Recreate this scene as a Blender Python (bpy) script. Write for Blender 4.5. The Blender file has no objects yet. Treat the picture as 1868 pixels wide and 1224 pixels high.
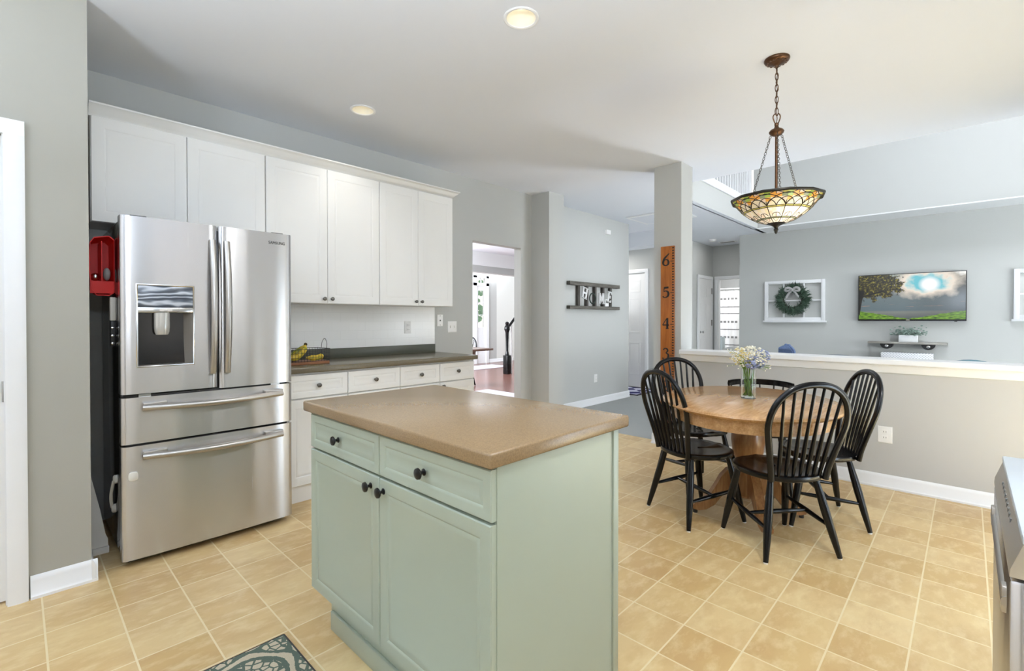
import bpy, bmesh, math, random
from mathutils import Vector, Matrix
R = math.radians
random.seed(7)
scene = bpy.context.scene
COL = scene.collection

# ------------------------------------------------------------------ camera, world, light, exposure
cam_d = bpy.data.cameras.new('camera')
cam_d.sensor_width = 36.0
cam_d.lens = 867.1 / 1868.0 * 36.0
cam_d.shift_y = -21.98 / 1868.0
cam_d.clip_start = 0.02
cam = bpy.data.objects.new('camera', cam_d)
COL.objects.link(cam)
cam.location = (0, 0, 1.241)
cam.rotation_euler = (R(90 - 0.552), 0, R(43.80 - 90))
scene.camera = cam

world = bpy.data.worlds.new('daylight')
scene.world = world
world.use_nodes = True
wb = world.node_tree.nodes['Background']
wb.inputs[0].default_value = (1.0, 0.96, 0.90, 1)
wb.inputs[1].default_value = 1.3

scene.view_settings.view_transform = 'Standard'
scene.view_settings.look = 'None'
scene.view_settings.gamma = 1.0
scene.view_settings.use_curve_mapping = False
scene.view_settings.exposure = 0.04


def area(name, loc, rot, sx, sy, watts, color=(1, 1, 1)):
    l = bpy.data.lights.new(name, 'AREA')
    l.shape = 'RECTANGLE'
    l.size, l.size_y, l.energy, l.color = sx, sy, watts, color
    o = bpy.data.objects.new(name, l)
    COL.objects.link(o)
    o.location, o.rotation_euler = loc, rot
    return o


FACE_PY = (R(90), 0, R(180))     # shines towards +Y
FACE_PX = (R(90), 0, R(-90))     # shines towards +X
FACE_MY = (R(90), 0, 0)          # shines towards -Y
UP = (R(180), 0, 0)
DAY = (0.80, 0.915, 1.05)
SOFT = (0.91, 0.96, 1.03)
LAMP = (0.94, 0.96, 0.97)
area('window_daylight_patio', (3.50, -0.69, 0.95), (R(90 - 10), 0, R(180)), 1.2, 1.7, 340, (0.76, 0.92, 1.12))
area('window_daylight_sink', (-0.25, -0.69, 1.55), FACE_PY, 1.2, 1.1, 265, DAY)
area('window_daylight_living', (6.9, -3.45, 1.75), FACE_PY, 3.2, 2.4, 1280, SOFT)
area('window_daylight_dining', (3.05, 8.0, 1.7), FACE_PX, 2.4, 1.8, 590, SOFT)
area('window_daylight_foyer', (8.6, 9.6, 3.0), FACE_MY, 2.0, 1.0, 60, SOFT)
area('kitchen_fill_uplight', (-1.3, 1.4, 1.80), UP, 0.42, 0.42, 100, DAY)  # added uplight behind the camera, out of view, to brighten the ceiling
area('camera_flash_bounce', (0.1, 0.1, 1.75), (R(180 - 20), 0, R(-46)), 0.3, 0.3, 42, DAY)
area('dining_fill', (3.7, 5.2, 2.40), (0, 0, 0), 0.6, 0.6, 60, SOFT)  # added fill for the dining room, no fixture above it
area('hall_ceiling_light', (7.2, 4.65, 2.44), (0, 0, 0), 0.4, 0.4, 9, (1, 0.97, 0.93))
area('passage_fill', (9.3, 3.35, 2.70), (0, 0, 0), 0.3, 0.3, 2.2, (1, 0.97, 0.93))  # weak fill added to lift the dark passage, no fixture
area('bathroom_ceiling_light', (10.8, 3.6, 2.70), (0, 0, 0), 0.4, 0.4, 32, (1, 0.98, 0.96))
area('hall_front_fill', (5.75, 2.95, 2.72), (0, 0, 0), 0.2, 0.2, 6, SOFT)  # added fill bouncing off the hall carpet, no fixture
area('hall_fill_uplight', (7.25, 4.75, 1.25), UP, 0.2, 0.2, 2.5, SOFT)  # hidden uplight added to brighten the soffit underside, no lamp body
area('kitchen_ceiling_light', (1.75, 0.05, 2.72), (0, 0, 0), 0.2, 0.2, 27, LAMP)
area('low_fill_uplight', (5.35, 1.75, 0.26), UP, 0.16, 0.16, 28, SOFT)  # uplight added out of sight to brighten the far ceiling
area('dining_fill_uplight', (4.55, 5.95, 1.20), UP, 0.2, 0.2, 24, SOFT)  # uplight added out of view to brighten the dining room ceiling
area('living_fill', (6.3, -0.6, 5.3), (0, 0, 0), 1.5, 2.5, 120, SOFT)  # large fill added high up to brighten the television wall
scene.cycles.diffuse_bounces = 8
scene.cycles.max_bounces = 14

# ------------------------------------------------------------------ materials


def srgb(r, g, b):
    f = lambda c: (c / 12.92 if c <= 0.04045 else ((c + 0.055) / 1.055) ** 2.4)
    return (f(r / 255), f(g / 255), f(b / 255), 1)


class NT:
    """tiny helper round a node tree"""

    def __init__(s, name):
        s.m = bpy.data.materials.new(name)
        s.m.use_nodes = True
        s.t = s.m.node_tree
        s.b = s.t.nodes['Principled BSDF']

    def n(s, kind, **kw):
        nd = s.t.nodes.new(kind)
        for k, v in kw.items():
            setattr(nd, k, v)
        return nd

    def l(s, a, b):
        s.t.links.new(a, b)

    def val(s, sock, v):
        if isinstance(v, (int, float, tuple, list)):
            sock.default_value = v
        else:
            s.l(v, sock)

    def math(s, op, a, b=None, c=None, clamp=False):
        nd = s.n('ShaderNodeMath', operation=op)
        nd.use_clamp = clamp
        s.val(nd.inputs[0], a)
        if b is not None:
            s.val(nd.inputs[1], b)
        if c is not None:
            s.val(nd.inputs[2], c)
        return nd.outputs[0]

    def mix(s, f, a, b):
        nd = s.n('ShaderNodeMix', data_type='RGBA')
        s.val(nd.inputs[0], f)
        s.val(nd.inputs[6], a)
        s.val(nd.inputs[7], b)
        return nd.outputs[2]

    def ramp(s, f, stops):
        nd = s.n('ShaderNodeValToRGB')
        while len(nd.color_ramp.elements) < len(stops):
            nd.color_ramp.elements.new(0.5)
        for e, (p, c) in zip(nd.color_ramp.elements, stops):
            e.position, e.color = p, c
        s.val(nd.inputs[0], f)
        return nd.outputs[0]

    def pos(s):
        return s.n('ShaderNodeNewGeometry').outputs['Position']

    def mapped(s, vec, loc=(0, 0, 0), scale=(1, 1, 1), rot=(0, 0, 0)):
        nd = s.n('ShaderNodeMapping')
        nd.inputs[1].default_value = loc
        nd.inputs[2].default_value = rot
        nd.inputs[3].default_value = scale
        s.l(vec, nd.inputs[0])
        return nd.outputs[0]

    def noise(s, vec, scale, detail=3, rough=0.5, out='Fac'):
        nd = s.n('ShaderNodeTexNoise')
        nd.inputs['Scale'].default_value = scale
        nd.inputs['Detail'].default_value = detail
        nd.inputs['Roughness'].default_value = rough
        if vec is not None:
            s.l(vec, nd.inputs['Vector'])
        return nd.outputs[out]

    def bump(s, h, strength=0.2, dist=0.01):
        nd = s.n('ShaderNodeBump')
        nd.inputs['Strength'].default_value = strength
        nd.inputs['Distance'].default_value = dist
        s.l(h, nd.inputs['Height'])
        s.l(nd.outputs[0], s.b.inputs['Normal'])

    def set(s, **kw):
        names = dict(color='Base Color', rough='Roughness', metal='Metallic', spec='Specular IOR Level', trans='Transmission Weight',
                     ior='IOR', emit='Emission Color', es='Emission Strength', coat='Coat Weight', aniso='Anisotropic', alpha='Alpha')
        for k, v in kw.items():
            s.val(s.b.inputs[names[k]], v)
        return s.m


def plain(name, c, rough=0.5, metal=0.0, var=0.04, vscale=6.0, spec=0.5, **kw):
    """a colour with a little mottling of its own"""
    t = NT(name)
    if var:
        n = t.noise(t.n('ShaderNodeTexCoord').outputs['Object'], vscale, 4)
        d = tuple(max(0, x * (1 - var)) for x in c[:3]) + (1,)
        u = tuple(min(1, x * (1 + var)) for x in c[:3]) + (1,)
        t.set(color=t.mix(n, d, u))
    else:
        t.set(color=c)
    return t.set(rough=rough, metal=metal, spec=spec, **kw)


def wall_paint(name, c):
    t = NT(name)
    p = t.pos()
    n = t.noise(p, 1.3, 3)
    t.set(color=t.mix(n, tuple(x * 0.985 for x in c[:3]) + (1,), tuple(x * 1.015 for x in c[:3]) + (1,)), rough=0.75, spec=0.3)
    t.bump(t.noise(p, 260, 2), 0.05, 0.002)
    return t.m


M = {}
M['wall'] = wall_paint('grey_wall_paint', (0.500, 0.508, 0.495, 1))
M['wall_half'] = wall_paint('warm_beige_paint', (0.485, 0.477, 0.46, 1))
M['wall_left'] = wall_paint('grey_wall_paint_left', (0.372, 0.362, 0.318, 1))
M['ceiling'] = wall_paint('ceiling_white', (0.715, 0.74, 0.79, 1))
M['pale'] = wall_paint('grey_wall_paint_lit', (0.74, 0.75, 0.72, 1))  # grey wall paint lightened, brighter light put into its colour
M['white'] = plain('white_trim_paint', (0.81, 0.82, 0.835, 1), 0.35, var=0.015)
M['cab'] = plain('white_cabinet_paint', (0.83, 0.83, 0.815, 1), 0.38, var=0.012)
M['door'] = plain('white_door_paint', (0.82, 0.82, 0.82, 1), 0.4, var=0.015)
M['plate'] = plain('white_plastic', (0.84, 0.84, 0.83, 1), 0.3, var=0.0)
M['slot'] = plain('dark_slot', (0.12, 0.12, 0.115, 1), 0.5, var=0.0)
M['sage'] = plain('sage_green_paint', (0.370, 0.418, 0.340, 1), 0.36, var=0.02)
M['black'] = plain('black_lacquer', (0.0035, 0.0037, 0.0045, 1), 0.22, var=0.0, spec=0.35)
M['blackmat'] = plain('black_plastic', (0.012, 0.012, 0.013, 1), 0.45, var=0.0)
M['fridge_side'] = plain('black_gloss_side', (0.012, 0.012, 0.012, 1), 0.12, var=0.0)
M['pewter'] = plain('pewter_knob', (0.16, 0.155, 0.145, 1), 0.3, 1.0, var=0.0)
M['knobblack'] = plain('black_iron', (0.01, 0.01, 0.01, 1), 0.3, 0.3, var=0.0)
M['chrome'] = plain('chrome', (0.62, 0.62, 0.62, 1), 0.15, 1.0, var=0.0)
M['red'] = plain('red_plastic', (0.72, 0.010, 0.006, 1), 0.4, var=0.0, spec=0.3)
M['glide'] = plain('nylon_glide', (0.75, 0.74, 0.7, 1), 0.4, var=0.0)


def steel(name, c, rough, axis):
    t = NT(name)
    sc = [4, 4, 4]
    for i in range(3):
        if i != axis:
            sc[i] = 4
    sc = [400 if i != axis else 1.5 for i in range(3)]
    v = t.mapped(t.n('ShaderNodeTexCoord').outputs['Object'], scale=sc)
    n = t.noise(v, 1.0, 2)
    t.set(color=t.mix(n, tuple(x * 0.97 for x in c[:3]) + (1,), tuple(min(1, x * 1.03) for x in c[:3]) + (1,)), metal=1.0,
          rough=t.math('MULTIPLY_ADD', n, 0.03, rough))
    t.b.inputs['Anisotropic'].default_value = 0.95
    t.b.inputs['Anisotropic Rotation'].default_value = 0.25
    if axis == 2:       # sheet steel is never quite flat: slow waves across its width
        wv = t.noise(t.mapped(t.n('ShaderNodeTexCoord').outputs['Object'], scale=(7, 7, 0.35)), 1.0, 0, 0.5)
        t.bump(wv, 0.42, 0.012)
    return t.m


M['steel'] = steel('brushed_stainless', (0.595, 0.59, 0.60, 1), 0.25, 2)
M['steel_h'] = plain('brushed_stainless_bar', (0.47, 0.45, 0.425, 1), 0.33, 1.0, var=0.0)
M['bronze'] = plain('antique_bronze', (0.11, 0.055, 0.028, 1), 0.35, 0.8, var=0.3, vscale=60)


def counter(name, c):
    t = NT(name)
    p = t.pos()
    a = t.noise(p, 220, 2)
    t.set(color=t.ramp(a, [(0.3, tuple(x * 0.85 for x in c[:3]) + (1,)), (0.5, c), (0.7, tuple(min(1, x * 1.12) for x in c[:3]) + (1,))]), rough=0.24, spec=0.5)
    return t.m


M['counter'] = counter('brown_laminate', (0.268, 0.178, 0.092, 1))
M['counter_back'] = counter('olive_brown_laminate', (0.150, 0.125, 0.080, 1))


def floor_tile():
    t = NT('tan_vinyl_tile')
    p = t.mapped(t.pos(), loc=(-0.070 + 2.245, -0.150 + 2.245, 0))
    br = t.n('ShaderNodeTexBrick', offset=0.0, squash=1.0)
    t.l(p, br.inputs['Vector'])
    br.inputs['Color1'].default_value = (0.530, 0.350, 0.145, 1)
    br.inputs['Color2'].default_value = (0.680, 0.510, 0.265, 1)
    br.inputs['Mortar'].default_value = (0.74, 0.62, 0.40, 1)
    br.inputs['Scale'].default_value = 1.0
    br.inputs['Mortar Size'].default_value = 0.0034
    br.inputs['Mortar Smooth'].default_value = 0.15
    br.inputs['Brick Width'].default_value = 0.2245
    br.inputs['Row Height'].default_value = 0.2245
    # each tile carries its own cloudy veining: shift the noise by the tile index
    sep = t.n('ShaderNodeSeparateXYZ')
    t.l(p, sep.inputs[0])
    ix = t.math('FLOOR', t.math('DIVIDE', sep.outputs[0], 0.2245))
    iy = t.math('FLOOR', t.math('DIVIDE', sep.outputs[1], 0.2245))
    comb = t.n('ShaderNodeCombineXYZ')
    t.l(t.math('MULTIPLY_ADD', ix, 3.7, sep.outputs[0]), comb.inputs[0])
    t.l(t.math('MULTIPLY_ADD', iy, 5.3, sep.outputs[1]), comb.inputs[1])
    v = t.mapped(comb.outputs[0], scale=(3.2, 6.5, 5), rot=(0, 0, 0.5))
    a = t.noise(v, 1.0, 6, 0.62)
    b = t.noise(v, 3.1, 4, 0.6)
    c1 = t.mix(t.math('MULTIPLY', t.ramp(a, [(0.42, (0, 0, 0, 1)), (0.68, (1, 1, 1, 1))]), 0.58), br.outputs[0], (0.455, 0.275, 0.118, 1))
    c2 = t.mix(t.math('MULTIPLY', t.ramp(b, [(0.48, (0, 0, 0, 1)), (0.70, (1, 1, 1, 1))]), 0.52), c1, (0.74, 0.60, 0.34, 1))
    col = t.mix(br.outputs['Fac'], c2, (0.72, 0.60, 0.37, 1))
    t.set(color=col, rough=0.36, spec=0.4)
    t.bump(t.math('MULTIPLY_ADD', br.outputs['Fac'], -1.0, t.math('MULTIPLY', a, 0.15)), 0.25, 0.002)
    return t.m


M['floor'] = floor_tile()


def carpet(name, c):
    t = NT(name)
    p = t.pos()
    n = t.noise(p, 180, 3)
    m = t.noise(p, 2.0, 3)
    col = t.mix(n, tuple(x * 0.8 for x in c[:3]) + (1,), tuple(x * 1.15 for x in c[:3]) + (1,))
    t.set(color=t.mix(t.math('MULTIPLY', m, 0.2), col, tuple(x * 0.8 for x in c[:3]) + (1,)), rough=0.95, spec=0.1)
    t.bump(n, 0.5, 0.004)
    return t.m


M['carpet'] = carpet('grey_green_carpet', (0.335, 0.345, 0.335, 1))


def wood(name, c1, c2, scale=(3, 40, 40), rough=0.3, axis_rot=(0, 0, 0), coat=0.0):
    t = NT(name)
    v = t.mapped(t.n('ShaderNodeTexCoord').outputs['Object'], scale=scale, rot=axis_rot)
    n = t.noise(v, 1.0, 5, 0.6)
    w = t.noise(v, 4.0, 3, 0.5)
    f = t.math('MULTIPLY_ADD', w, 0.3, t.math('MULTIPLY', n, 0.7))
    t.set(color=t.ramp(f, [(0.32, c1), (0.68, c2)]), rough=rough, coat=coat)
    t.bump(f, 0.06, 0.003)
    return t.m


M['oak'] = wood('honey_oak', (0.38, 0.195, 0.075, 1), (0.62, 0.375, 0.175, 1), (3, 28, 28), 0.16, (0, 0, -1.9))
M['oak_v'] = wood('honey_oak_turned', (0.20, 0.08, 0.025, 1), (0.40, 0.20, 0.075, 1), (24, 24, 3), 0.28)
M['ruler'] = wood('orange_stained_board', (0.27, 0.075, 0.010, 1), (0.47, 0.155, 0.025, 1), (18, 18, 2), 0.3)
M['barn'] = wood('grey_barn_wood', (0.055, 0.05, 0.042, 1), (0.16, 0.15, 0.13, 1), (4, 40, 40), 0.8)
M['barn_v'] = wood('grey_barn_wood_rung', (0.035, 0.03, 0.027, 1), (0.12, 0.11, 0.10, 1), (40, 40, 4), 0.8)
M['cherry'] = wood('red_brown_plank', (0.15, 0.066, 0.05, 1), (0.26, 0.120, 0.095, 1), (3, 22, 22), 0.24, (0, 0, 1.57))
M['cherry_t'] = wood('brown_table_wood', (0.10, 0.045, 0.028, 1), (0.19, 0.09, 0.055, 1), (3, 22, 22), 0.3)
M['tray_wood'] = wood('reddish_tray_wood', (0.22, 0.08, 0.03, 1), (0.36, 0.15, 0.06, 1), (6, 40, 40), 0.5)
M['shelf_wood'] = wood('weathered_grey_shelf', (0.20, 0.185, 0.165, 1), (0.40, 0.385, 0.355, 1), (40, 3, 40), 0.7)
M['ink'] = plain('black_ink', (0.008, 0.008, 0.009, 1), 0.6, var=0)


def glass(name, tint=(1, 1, 1, 1), ior=1.45, rough=0.0):
    t = NT(name)
    return t.set(color=tint, trans=1.0, ior=ior, rough=rough)


M['glass'] = glass('clear_glass', (0.96, 0.99, 0.98, 1))
M['water'] = glass('vase_water', (0.97, 1.0, 0.97, 1), 1.33)


def glass_thin(name):
    t = NT(name)
    g = t.n('ShaderNodeBsdfGlossy')
    g.inputs['Roughness'].default_value = 0.02
    tr = t.n('ShaderNodeBsdfTransparent')
    fr = t.n('ShaderNodeFresnel')
    fr.inputs[0].default_value = 1.35
    mx = t.n('ShaderNodeMixShader')
    t.l(fr.outputs[0], mx.inputs[0])
    t.l(tr.outputs[0], mx.inputs[1])
    t.l(g.outputs[0], mx.inputs[2])
    t.l(mx.outputs[0], t.t.nodes['Material Output'].inputs[0])
    return t.m


M['pane'] = glass_thin('window_pane_glass')


def subway():
    t = NT('white_subway_tile')
    p = t.pos()
    sep = t.n('ShaderNodeSeparateXYZ')
    t.l(p, sep.inputs[0])
    comb = t.n('ShaderNodeCombineXYZ')
    t.l(sep.outputs[0], comb.inputs[0])
    t.l(sep.outputs[2], comb.inputs[1])
    br = t.n('ShaderNodeTexBrick', offset=0.5, squash=1.0)
    t.l(comb.outputs[0], br.inputs['Vector'])
    br.inputs['Color1'].default_value = (0.88, 0.88, 0.87, 1)
    br.inputs['Color2'].default_value = (0.90, 0.90, 0.89, 1)
    br.inputs['Mortar'].default_value = (0.82, 0.82, 0.81, 1)
    br.inputs['Scale'].default_value = 1.0
    br.inputs['Mortar Size'].default_value = 0.0012
    br.inputs['Brick Width'].default_value = 0.152
    br.inputs['Row Height'].default_value = 0.076
    t.set(color=br.outputs[0], rough=0.22)
    return t.m


M['subway'] = subway()


def emission(name, c, s):
    t = NT(name)
    return t.set(color=(0.8, 0.8, 0.8, 1), emit=c, es=s)


M['lamp'] = emission('lamp_glow', (1, 0.95, 0.86, 1), 1.35)
M['bulb'] = emission('warm_bulb', (1, 0.80, 0.50, 1), 7.0)
M['can'] = plain('reflector_cream', (0.82, 0.78, 0.66, 1), 0.35, var=0)


def rug_mat():
    t = NT('green_cream_woven')
    p = t.mapped(t.n('ShaderNodeTexCoord').outputs['Object'])
    wob = t.noise(p, 60, 2, 0.5, 'Color')
    add = t.n('ShaderNodeVectorMath', operation='MULTIPLY_ADD')
    t.l(wob, add.inputs[0])
    add.inputs[1].default_value = (0.012, 0.012, 0)
    t.l(p, add.inputs[2])
    sep = t.n('ShaderNodeSeparateXYZ')
    t.l(add.outputs[0], sep.inputs[0])
    r2 = math.sqrt(0.5)
    pp_ = t.math('ADD', t.math('MULTIPLY', t.math('ADD', sep.outputs[0], sep.outputs[1]), r2), -1.630)
    qq_ = t.math('ADD', t.math('MULTIPLY', t.math('SUBTRACT', sep.outputs[1], sep.outputs[0]), r2), -0.853)
    K = 4 * math.pi / (math.sqrt(3) * 0.32)
    k1 = t.math('MULTIPLY', pp_, K)
    h1 = t.math('MULTIPLY', pp_, K * 0.5)
    h2 = t.math('MULTIPLY', qq_, K * math.sqrt(0.75))
    f = t.math('ADD', t.math('ADD', t.math('COSINE', k1), t.math('COSINE', t.math('ADD', h1, h2))), t.math('COSINE', t.math('SUBTRACT', h1, h2)))
    ring = t.math('LESS_THAN', t.math('ABSOLUTE', t.math('ADD', f, 0.74)), 0.24)
    vor = t.n('ShaderNodeTexVoronoi', feature='DISTANCE_TO_EDGE')
    vor.inputs['Scale'].default_value = 34
    t.l(p, vor.inputs['Vector'])
    cell = t.math('GREATER_THAN', vor.outputs['Distance'], 0.10)
    med = t.math('MULTIPLY', t.math('MAXIMUM', t.math('GREATER_THAN', f, 0.05), t.math('LESS_THAN', f, -1.22)), cell)
    m = t.math('MAXIMUM', ring, med)
    fine = t.noise(p, 420, 2)
    green = t.mix(fine, (0.085, 0.115, 0.090, 1), (0.150, 0.185, 0.150, 1))
    cream = t.mix(fine, (0.48, 0.405, 0.29, 1), (0.66, 0.575, 0.43, 1))
    t.set(color=t.mix(m, green, cream), rough=0.95, spec=0.1)
    t.bump(t.math('MULTIPLY_ADD', m, 0.6, fine), 0.5, 0.004)
    return t.m


M['rug'] = rug_mat()
M['rug_edge'] = plain('rug_binding', (0.05, 0.045, 0.04, 1), 0.9)


def tv_picture():
    """lake at dusk with a leaning tree, shown by the switched-on screen"""
    t = NT('screen_picture')
    sep = t.n('ShaderNodeSeparateXYZ')
    t.l(t.n('ShaderNodeTexCoord').outputs['Generated'], sep.inputs[0])
    u = t.math('SUBTRACT', 1.0, sep.outputs[1])
    v = sep.outputs[2]
    cv = t.n('ShaderNodeCombineXYZ')
    t.l(t.math('MULTIPLY', u, 1.75), cv.inputs[0])
    t.l(v, cv.inputs[1])
    P = cv.outputs[0]
    sky = t.ramp(v, [(0.0, srgb(70, 80, 85)), (0.16, srgb(120, 125, 120)), (0.2, srgb(90, 108, 115)), (0.5, srgb(102, 116, 120)), (0.75, srgb(120, 120, 112)), (1.0, srgb(150, 160, 150))])
    right = t.mix(t.math('MULTIPLY', t.ramp(u, [(0.45, (0, 0, 0, 1)), (1.0, (1, 1, 1, 1))]), 0.65), sky, srgb(62, 66, 72))
    # blue gap in the clouds around the sun
    wob = t.math('MULTIPLY_ADD', t.noise(P, 5, 4), 0.28, -0.14)
    du = t.math('MULTIPLY', t.math('SUBTRACT', u, 0.66), 1.0)
    dv = t.math('MULTIPLY', t.math('SUBTRACT', v, 0.80), 1.0)
    d2 = t.math('ADD', t.math('SQRT', t.math('ADD', t.math('MULTIPLY', du, du), t.math('MULTIPLY', dv, dv))), wob)
    cloud = t.mix(t.ramp(d2, [(0.20, (1, 1, 1, 1)), (0.38, (0, 0, 0, 1))]), right, srgb(246, 232, 215))
    blue = t.mix(t.ramp(d2, [(0.13, (1, 1, 1, 1)), (0.22, (0, 0, 0, 1))]), cloud, srgb(105, 195, 208))
    hi = t.math('MULTIPLY', t.ramp(t.math('ADD', v, t.math('MULTIPLY', u, 0.55)), [(1.28, (0, 0, 0, 1)), (1.0, (0, 0, 0, 1))]), 0)
    tr = t.math('ADD', t.math('MULTIPLY', t.math('SUBTRACT', u, 0.93), 1.0), t.math('MULTIPLY', t.math('SUBTRACT', v, 0.94), 0.9))
    corner = t.mix(t.ramp(t.math('ADD', tr, wob), [(0.0, (0, 0, 0, 1)), (0.06, (1, 1, 1, 1))]), blue, srgb(248, 246, 240))
    su = t.math('MULTIPLY', t.math('SUBTRACT', u, 0.685), 1.75)
    sv = t.math('SUBTRACT', v, 0.755)
    sd = t.math('SQRT', t.math('ADD', t.math('MULTIPLY', su, su), t.math('MULTIPLY', sv, sv)))
    sun = t.mix(t.ramp(sd, [(0.10, (1, 1, 1, 1)), (0.19, (0, 0, 0, 1))]), corner, (1, 1, 1, 1))
    # pink streaks low in the sky
    st = t.noise(t.mapped(P, scale=(3, 26, 1)), 1.0, 2)
    band = t.math('MULTIPLY', t.ramp(v, [(0.22, (0, 0, 0, 1)), (0.30, (1, 1, 1, 1)), (0.42, (0, 0, 0, 1))]), t.ramp(st, [(0.60, (0, 0, 0, 1)), (0.70, (1, 1, 1, 1))]))
    pink = t.mix(t.math('MULTIPLY', band, 0.6), sun, srgb(200, 150, 125))
    # grass banks left and right
    gl = t.math('SUBTRACT', t.math('MULTIPLY_ADD', t.math('ABSOLUTE', t.math('SUBTRACT', u, 0.50)), 0.36, 0.015), v)
    gl = t.math('ADD', gl, t.math('MULTIPLY_ADD', t.noise(P, 9, 3), 0.06, -0.03))
    gcol = t.mix(t.ramp(t.noise(t.mapped(P, scale=(6, 30, 1)), 2.0, 4), [(0.38, (0, 0, 0, 1)), (0.62, (1, 1, 1, 1))]), srgb(48, 82, 16), srgb(122, 170, 34))
    grass = t.mix(t.ramp(gl, [(0.0, (0, 0, 0, 1)), (0.012, (1, 1, 1, 1))]), pink, gcol)
    # crown and trunk of the tree at the left
    eu = t.math('DIVIDE', t.math('SUBTRACT', u, 0.16), 0.33)
    ev = t.math('DIVIDE', t.math('SUBTRACT', v, 0.76), 0.36)
    e = t.math('SQRT', t.math('ADD', t.math('MULTIPLY', eu, eu), t.math('MULTIPLY', ev, ev)))
    e = t.math('ADD', e, t.math('MULTIPLY_ADD', t.noise(P, 9, 5, 0.65), 1.5, -0.75))
    leaf = t.ramp(e, [(0.80, (1, 1, 1, 1)), (0.86, (0, 0, 0, 1))])
    lc = t.ramp(t.noise(P, 22, 5, 0.7), [(0.40, srgb(14, 13, 6)), (0.54, srgb(62, 56, 18)), (0.70, srgb(190, 178, 62))])
    tree = t.mix(leaf, grass, lc)
    tk = t.math('ADD', t.math('SUBTRACT', u, t.math('MULTIPLY', t.math('POWER', v, 3.0), 0.10)), 0.0)
    trunk = t.math('MULTIPLY', t.math('LESS_THAN', tk, t.math('MULTIPLY_ADD', v, 0.045, 0.006)), t.math('MULTIPLY', t.math('GREATER_THAN', v, 0.10), t.math('LESS_THAN', v, 0.66)))
    br = t.math('LESS_THAN', t.math('ABSOLUTE', t.math('SUBTRACT', v, t.math('MULTIPLY_ADD', u, 0.55, 0.50))), 0.018)
    br = t.math('MULTIPLY', br, t.math('LESS_THAN', u, 0.26))
    pic = t.mix(t.math('MAXIMUM', trunk, br), tree, srgb(16, 13, 8))
    t.set(color=(0.01, 0.01, 0.01, 1), rough=0.15, emit=pic, es=0.95)
    return t.m


M['tv'] = tv_picture()


def curtain_mat():
    t = NT('white_curtain_grey_stripes')
    sep = t.n('ShaderNodeSeparateXYZ')
    t.l(t.pos(), sep.inputs[0])
    z = sep.outputs[2]
    tot = 0.0
    for c, w in ((1.513, 0.011), (1.362, 0.011), (0.998, 0.011), (0.646, 0.011)):
        tot = t.math('ADD', tot, t.math('LESS_THAN', t.math('ABSOLUTE', t.math('SUBTRACT', z, c)), w))
    dash = t.math('GREATER_THAN', t.math('SINE', t.math('MULTIPLY', sep.outputs[1], 75)), -0.4)
    for c in (1.701, 1.174, 0.822):
        tot = t.math('ADD', tot, t.math('MULTIPLY', dash, t.math('LESS_THAN', t.math('ABSOLUTE', t.math('SUBTRACT', z, c)), 0.023)))
    t.set(color=t.mix(t.math('MINIMUM', tot, 1.0), (0.86, 0.86, 0.86, 1), (0.22, 0.22, 0.22, 1)), rough=0.9)
    return t.m


M['curtain'] = curtain_mat()


def banana_mat():
    t = NT('banana_skin')
    n = t.noise(t.n('ShaderNodeTexCoord').outputs['Object'], 18, 3)
    return t.set(color=t.ramp(n, [(0.38, (0.26, 0.30, 0.03, 1)), (0.5, (0.66, 0.46, 0.03, 1)), (0.72, (0.72, 0.52, 0.06, 1))]), rough=0.45)


M['banana'] = banana_mat()
M['leaf'] = plain('green_stem', (0.16, 0.30, 0.03, 1), 0.5, var=0.3, vscale=40)
M['floret'] = plain('cream_floret', (0.82, 0.79, 0.66, 1), 0.7, var=0.12, vscale=30)
M['floret_y'] = plain('yellow_floret', (0.72, 0.60, 0.24, 1), 0.7, var=0.15, vscale=30)
M['hydrangea'] = plain('blue_petal', (0.30, 0.34, 0.52, 1), 0.7, var=0.4, vscale=40)
M['sprig'] = plain('fir_needle', (0.045, 0.085, 0.055, 1), 0.7, var=0.4, vscale=30)
M['succulent'] = plain('pale_green_leaf', (0.22, 0.30, 0.26, 1), 0.6, var=0.3, vscale=40)
M['ribbon'] = plain('grey_ribbon', (0.34, 0.34, 0.34, 1), 0.6)
M['sofa'] = plain('dark_blue_grey_fabric', (0.10, 0.13, 0.17, 1), 0.9, var=0.15, vscale=80)
M['pillow'] = plain('blue_pillow_fabric', (0.10, 0.15, 0.27, 1), 0.9, var=0.2, vscale=60)
M['throw'] = plain('teal_throw', (0.10, 0.20, 0.24, 1), 0.9, var=0.2, vscale=60)
M['armgrey'] = plain('grey_upholstery', (0.33, 0.33, 0.32, 1), 0.9, var=0.1, vscale=60)
M['pale_rug_glare'] = plain('pale_lilac_rug_glare', (0.66, 0.64, 0.70, 1), 0.95, var=0.08, vscale=30)  # foyer rug colour, also the painted window glare on the dining floor
M['foliage'] = plain('garden_leaves', (0.13, 0.30, 0.16, 1), 0.7, var=0.5, vscale=8)
M['strap'] = plain('ivory_plastic', (0.70, 0.68, 0.62, 1), 0.35, var=0)
M['board'] = plain('scuffed_white_board', (0.88, 0.87, 0.84, 1), 0.6, var=0.03, vscale=20)
M['display'] = None


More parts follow.
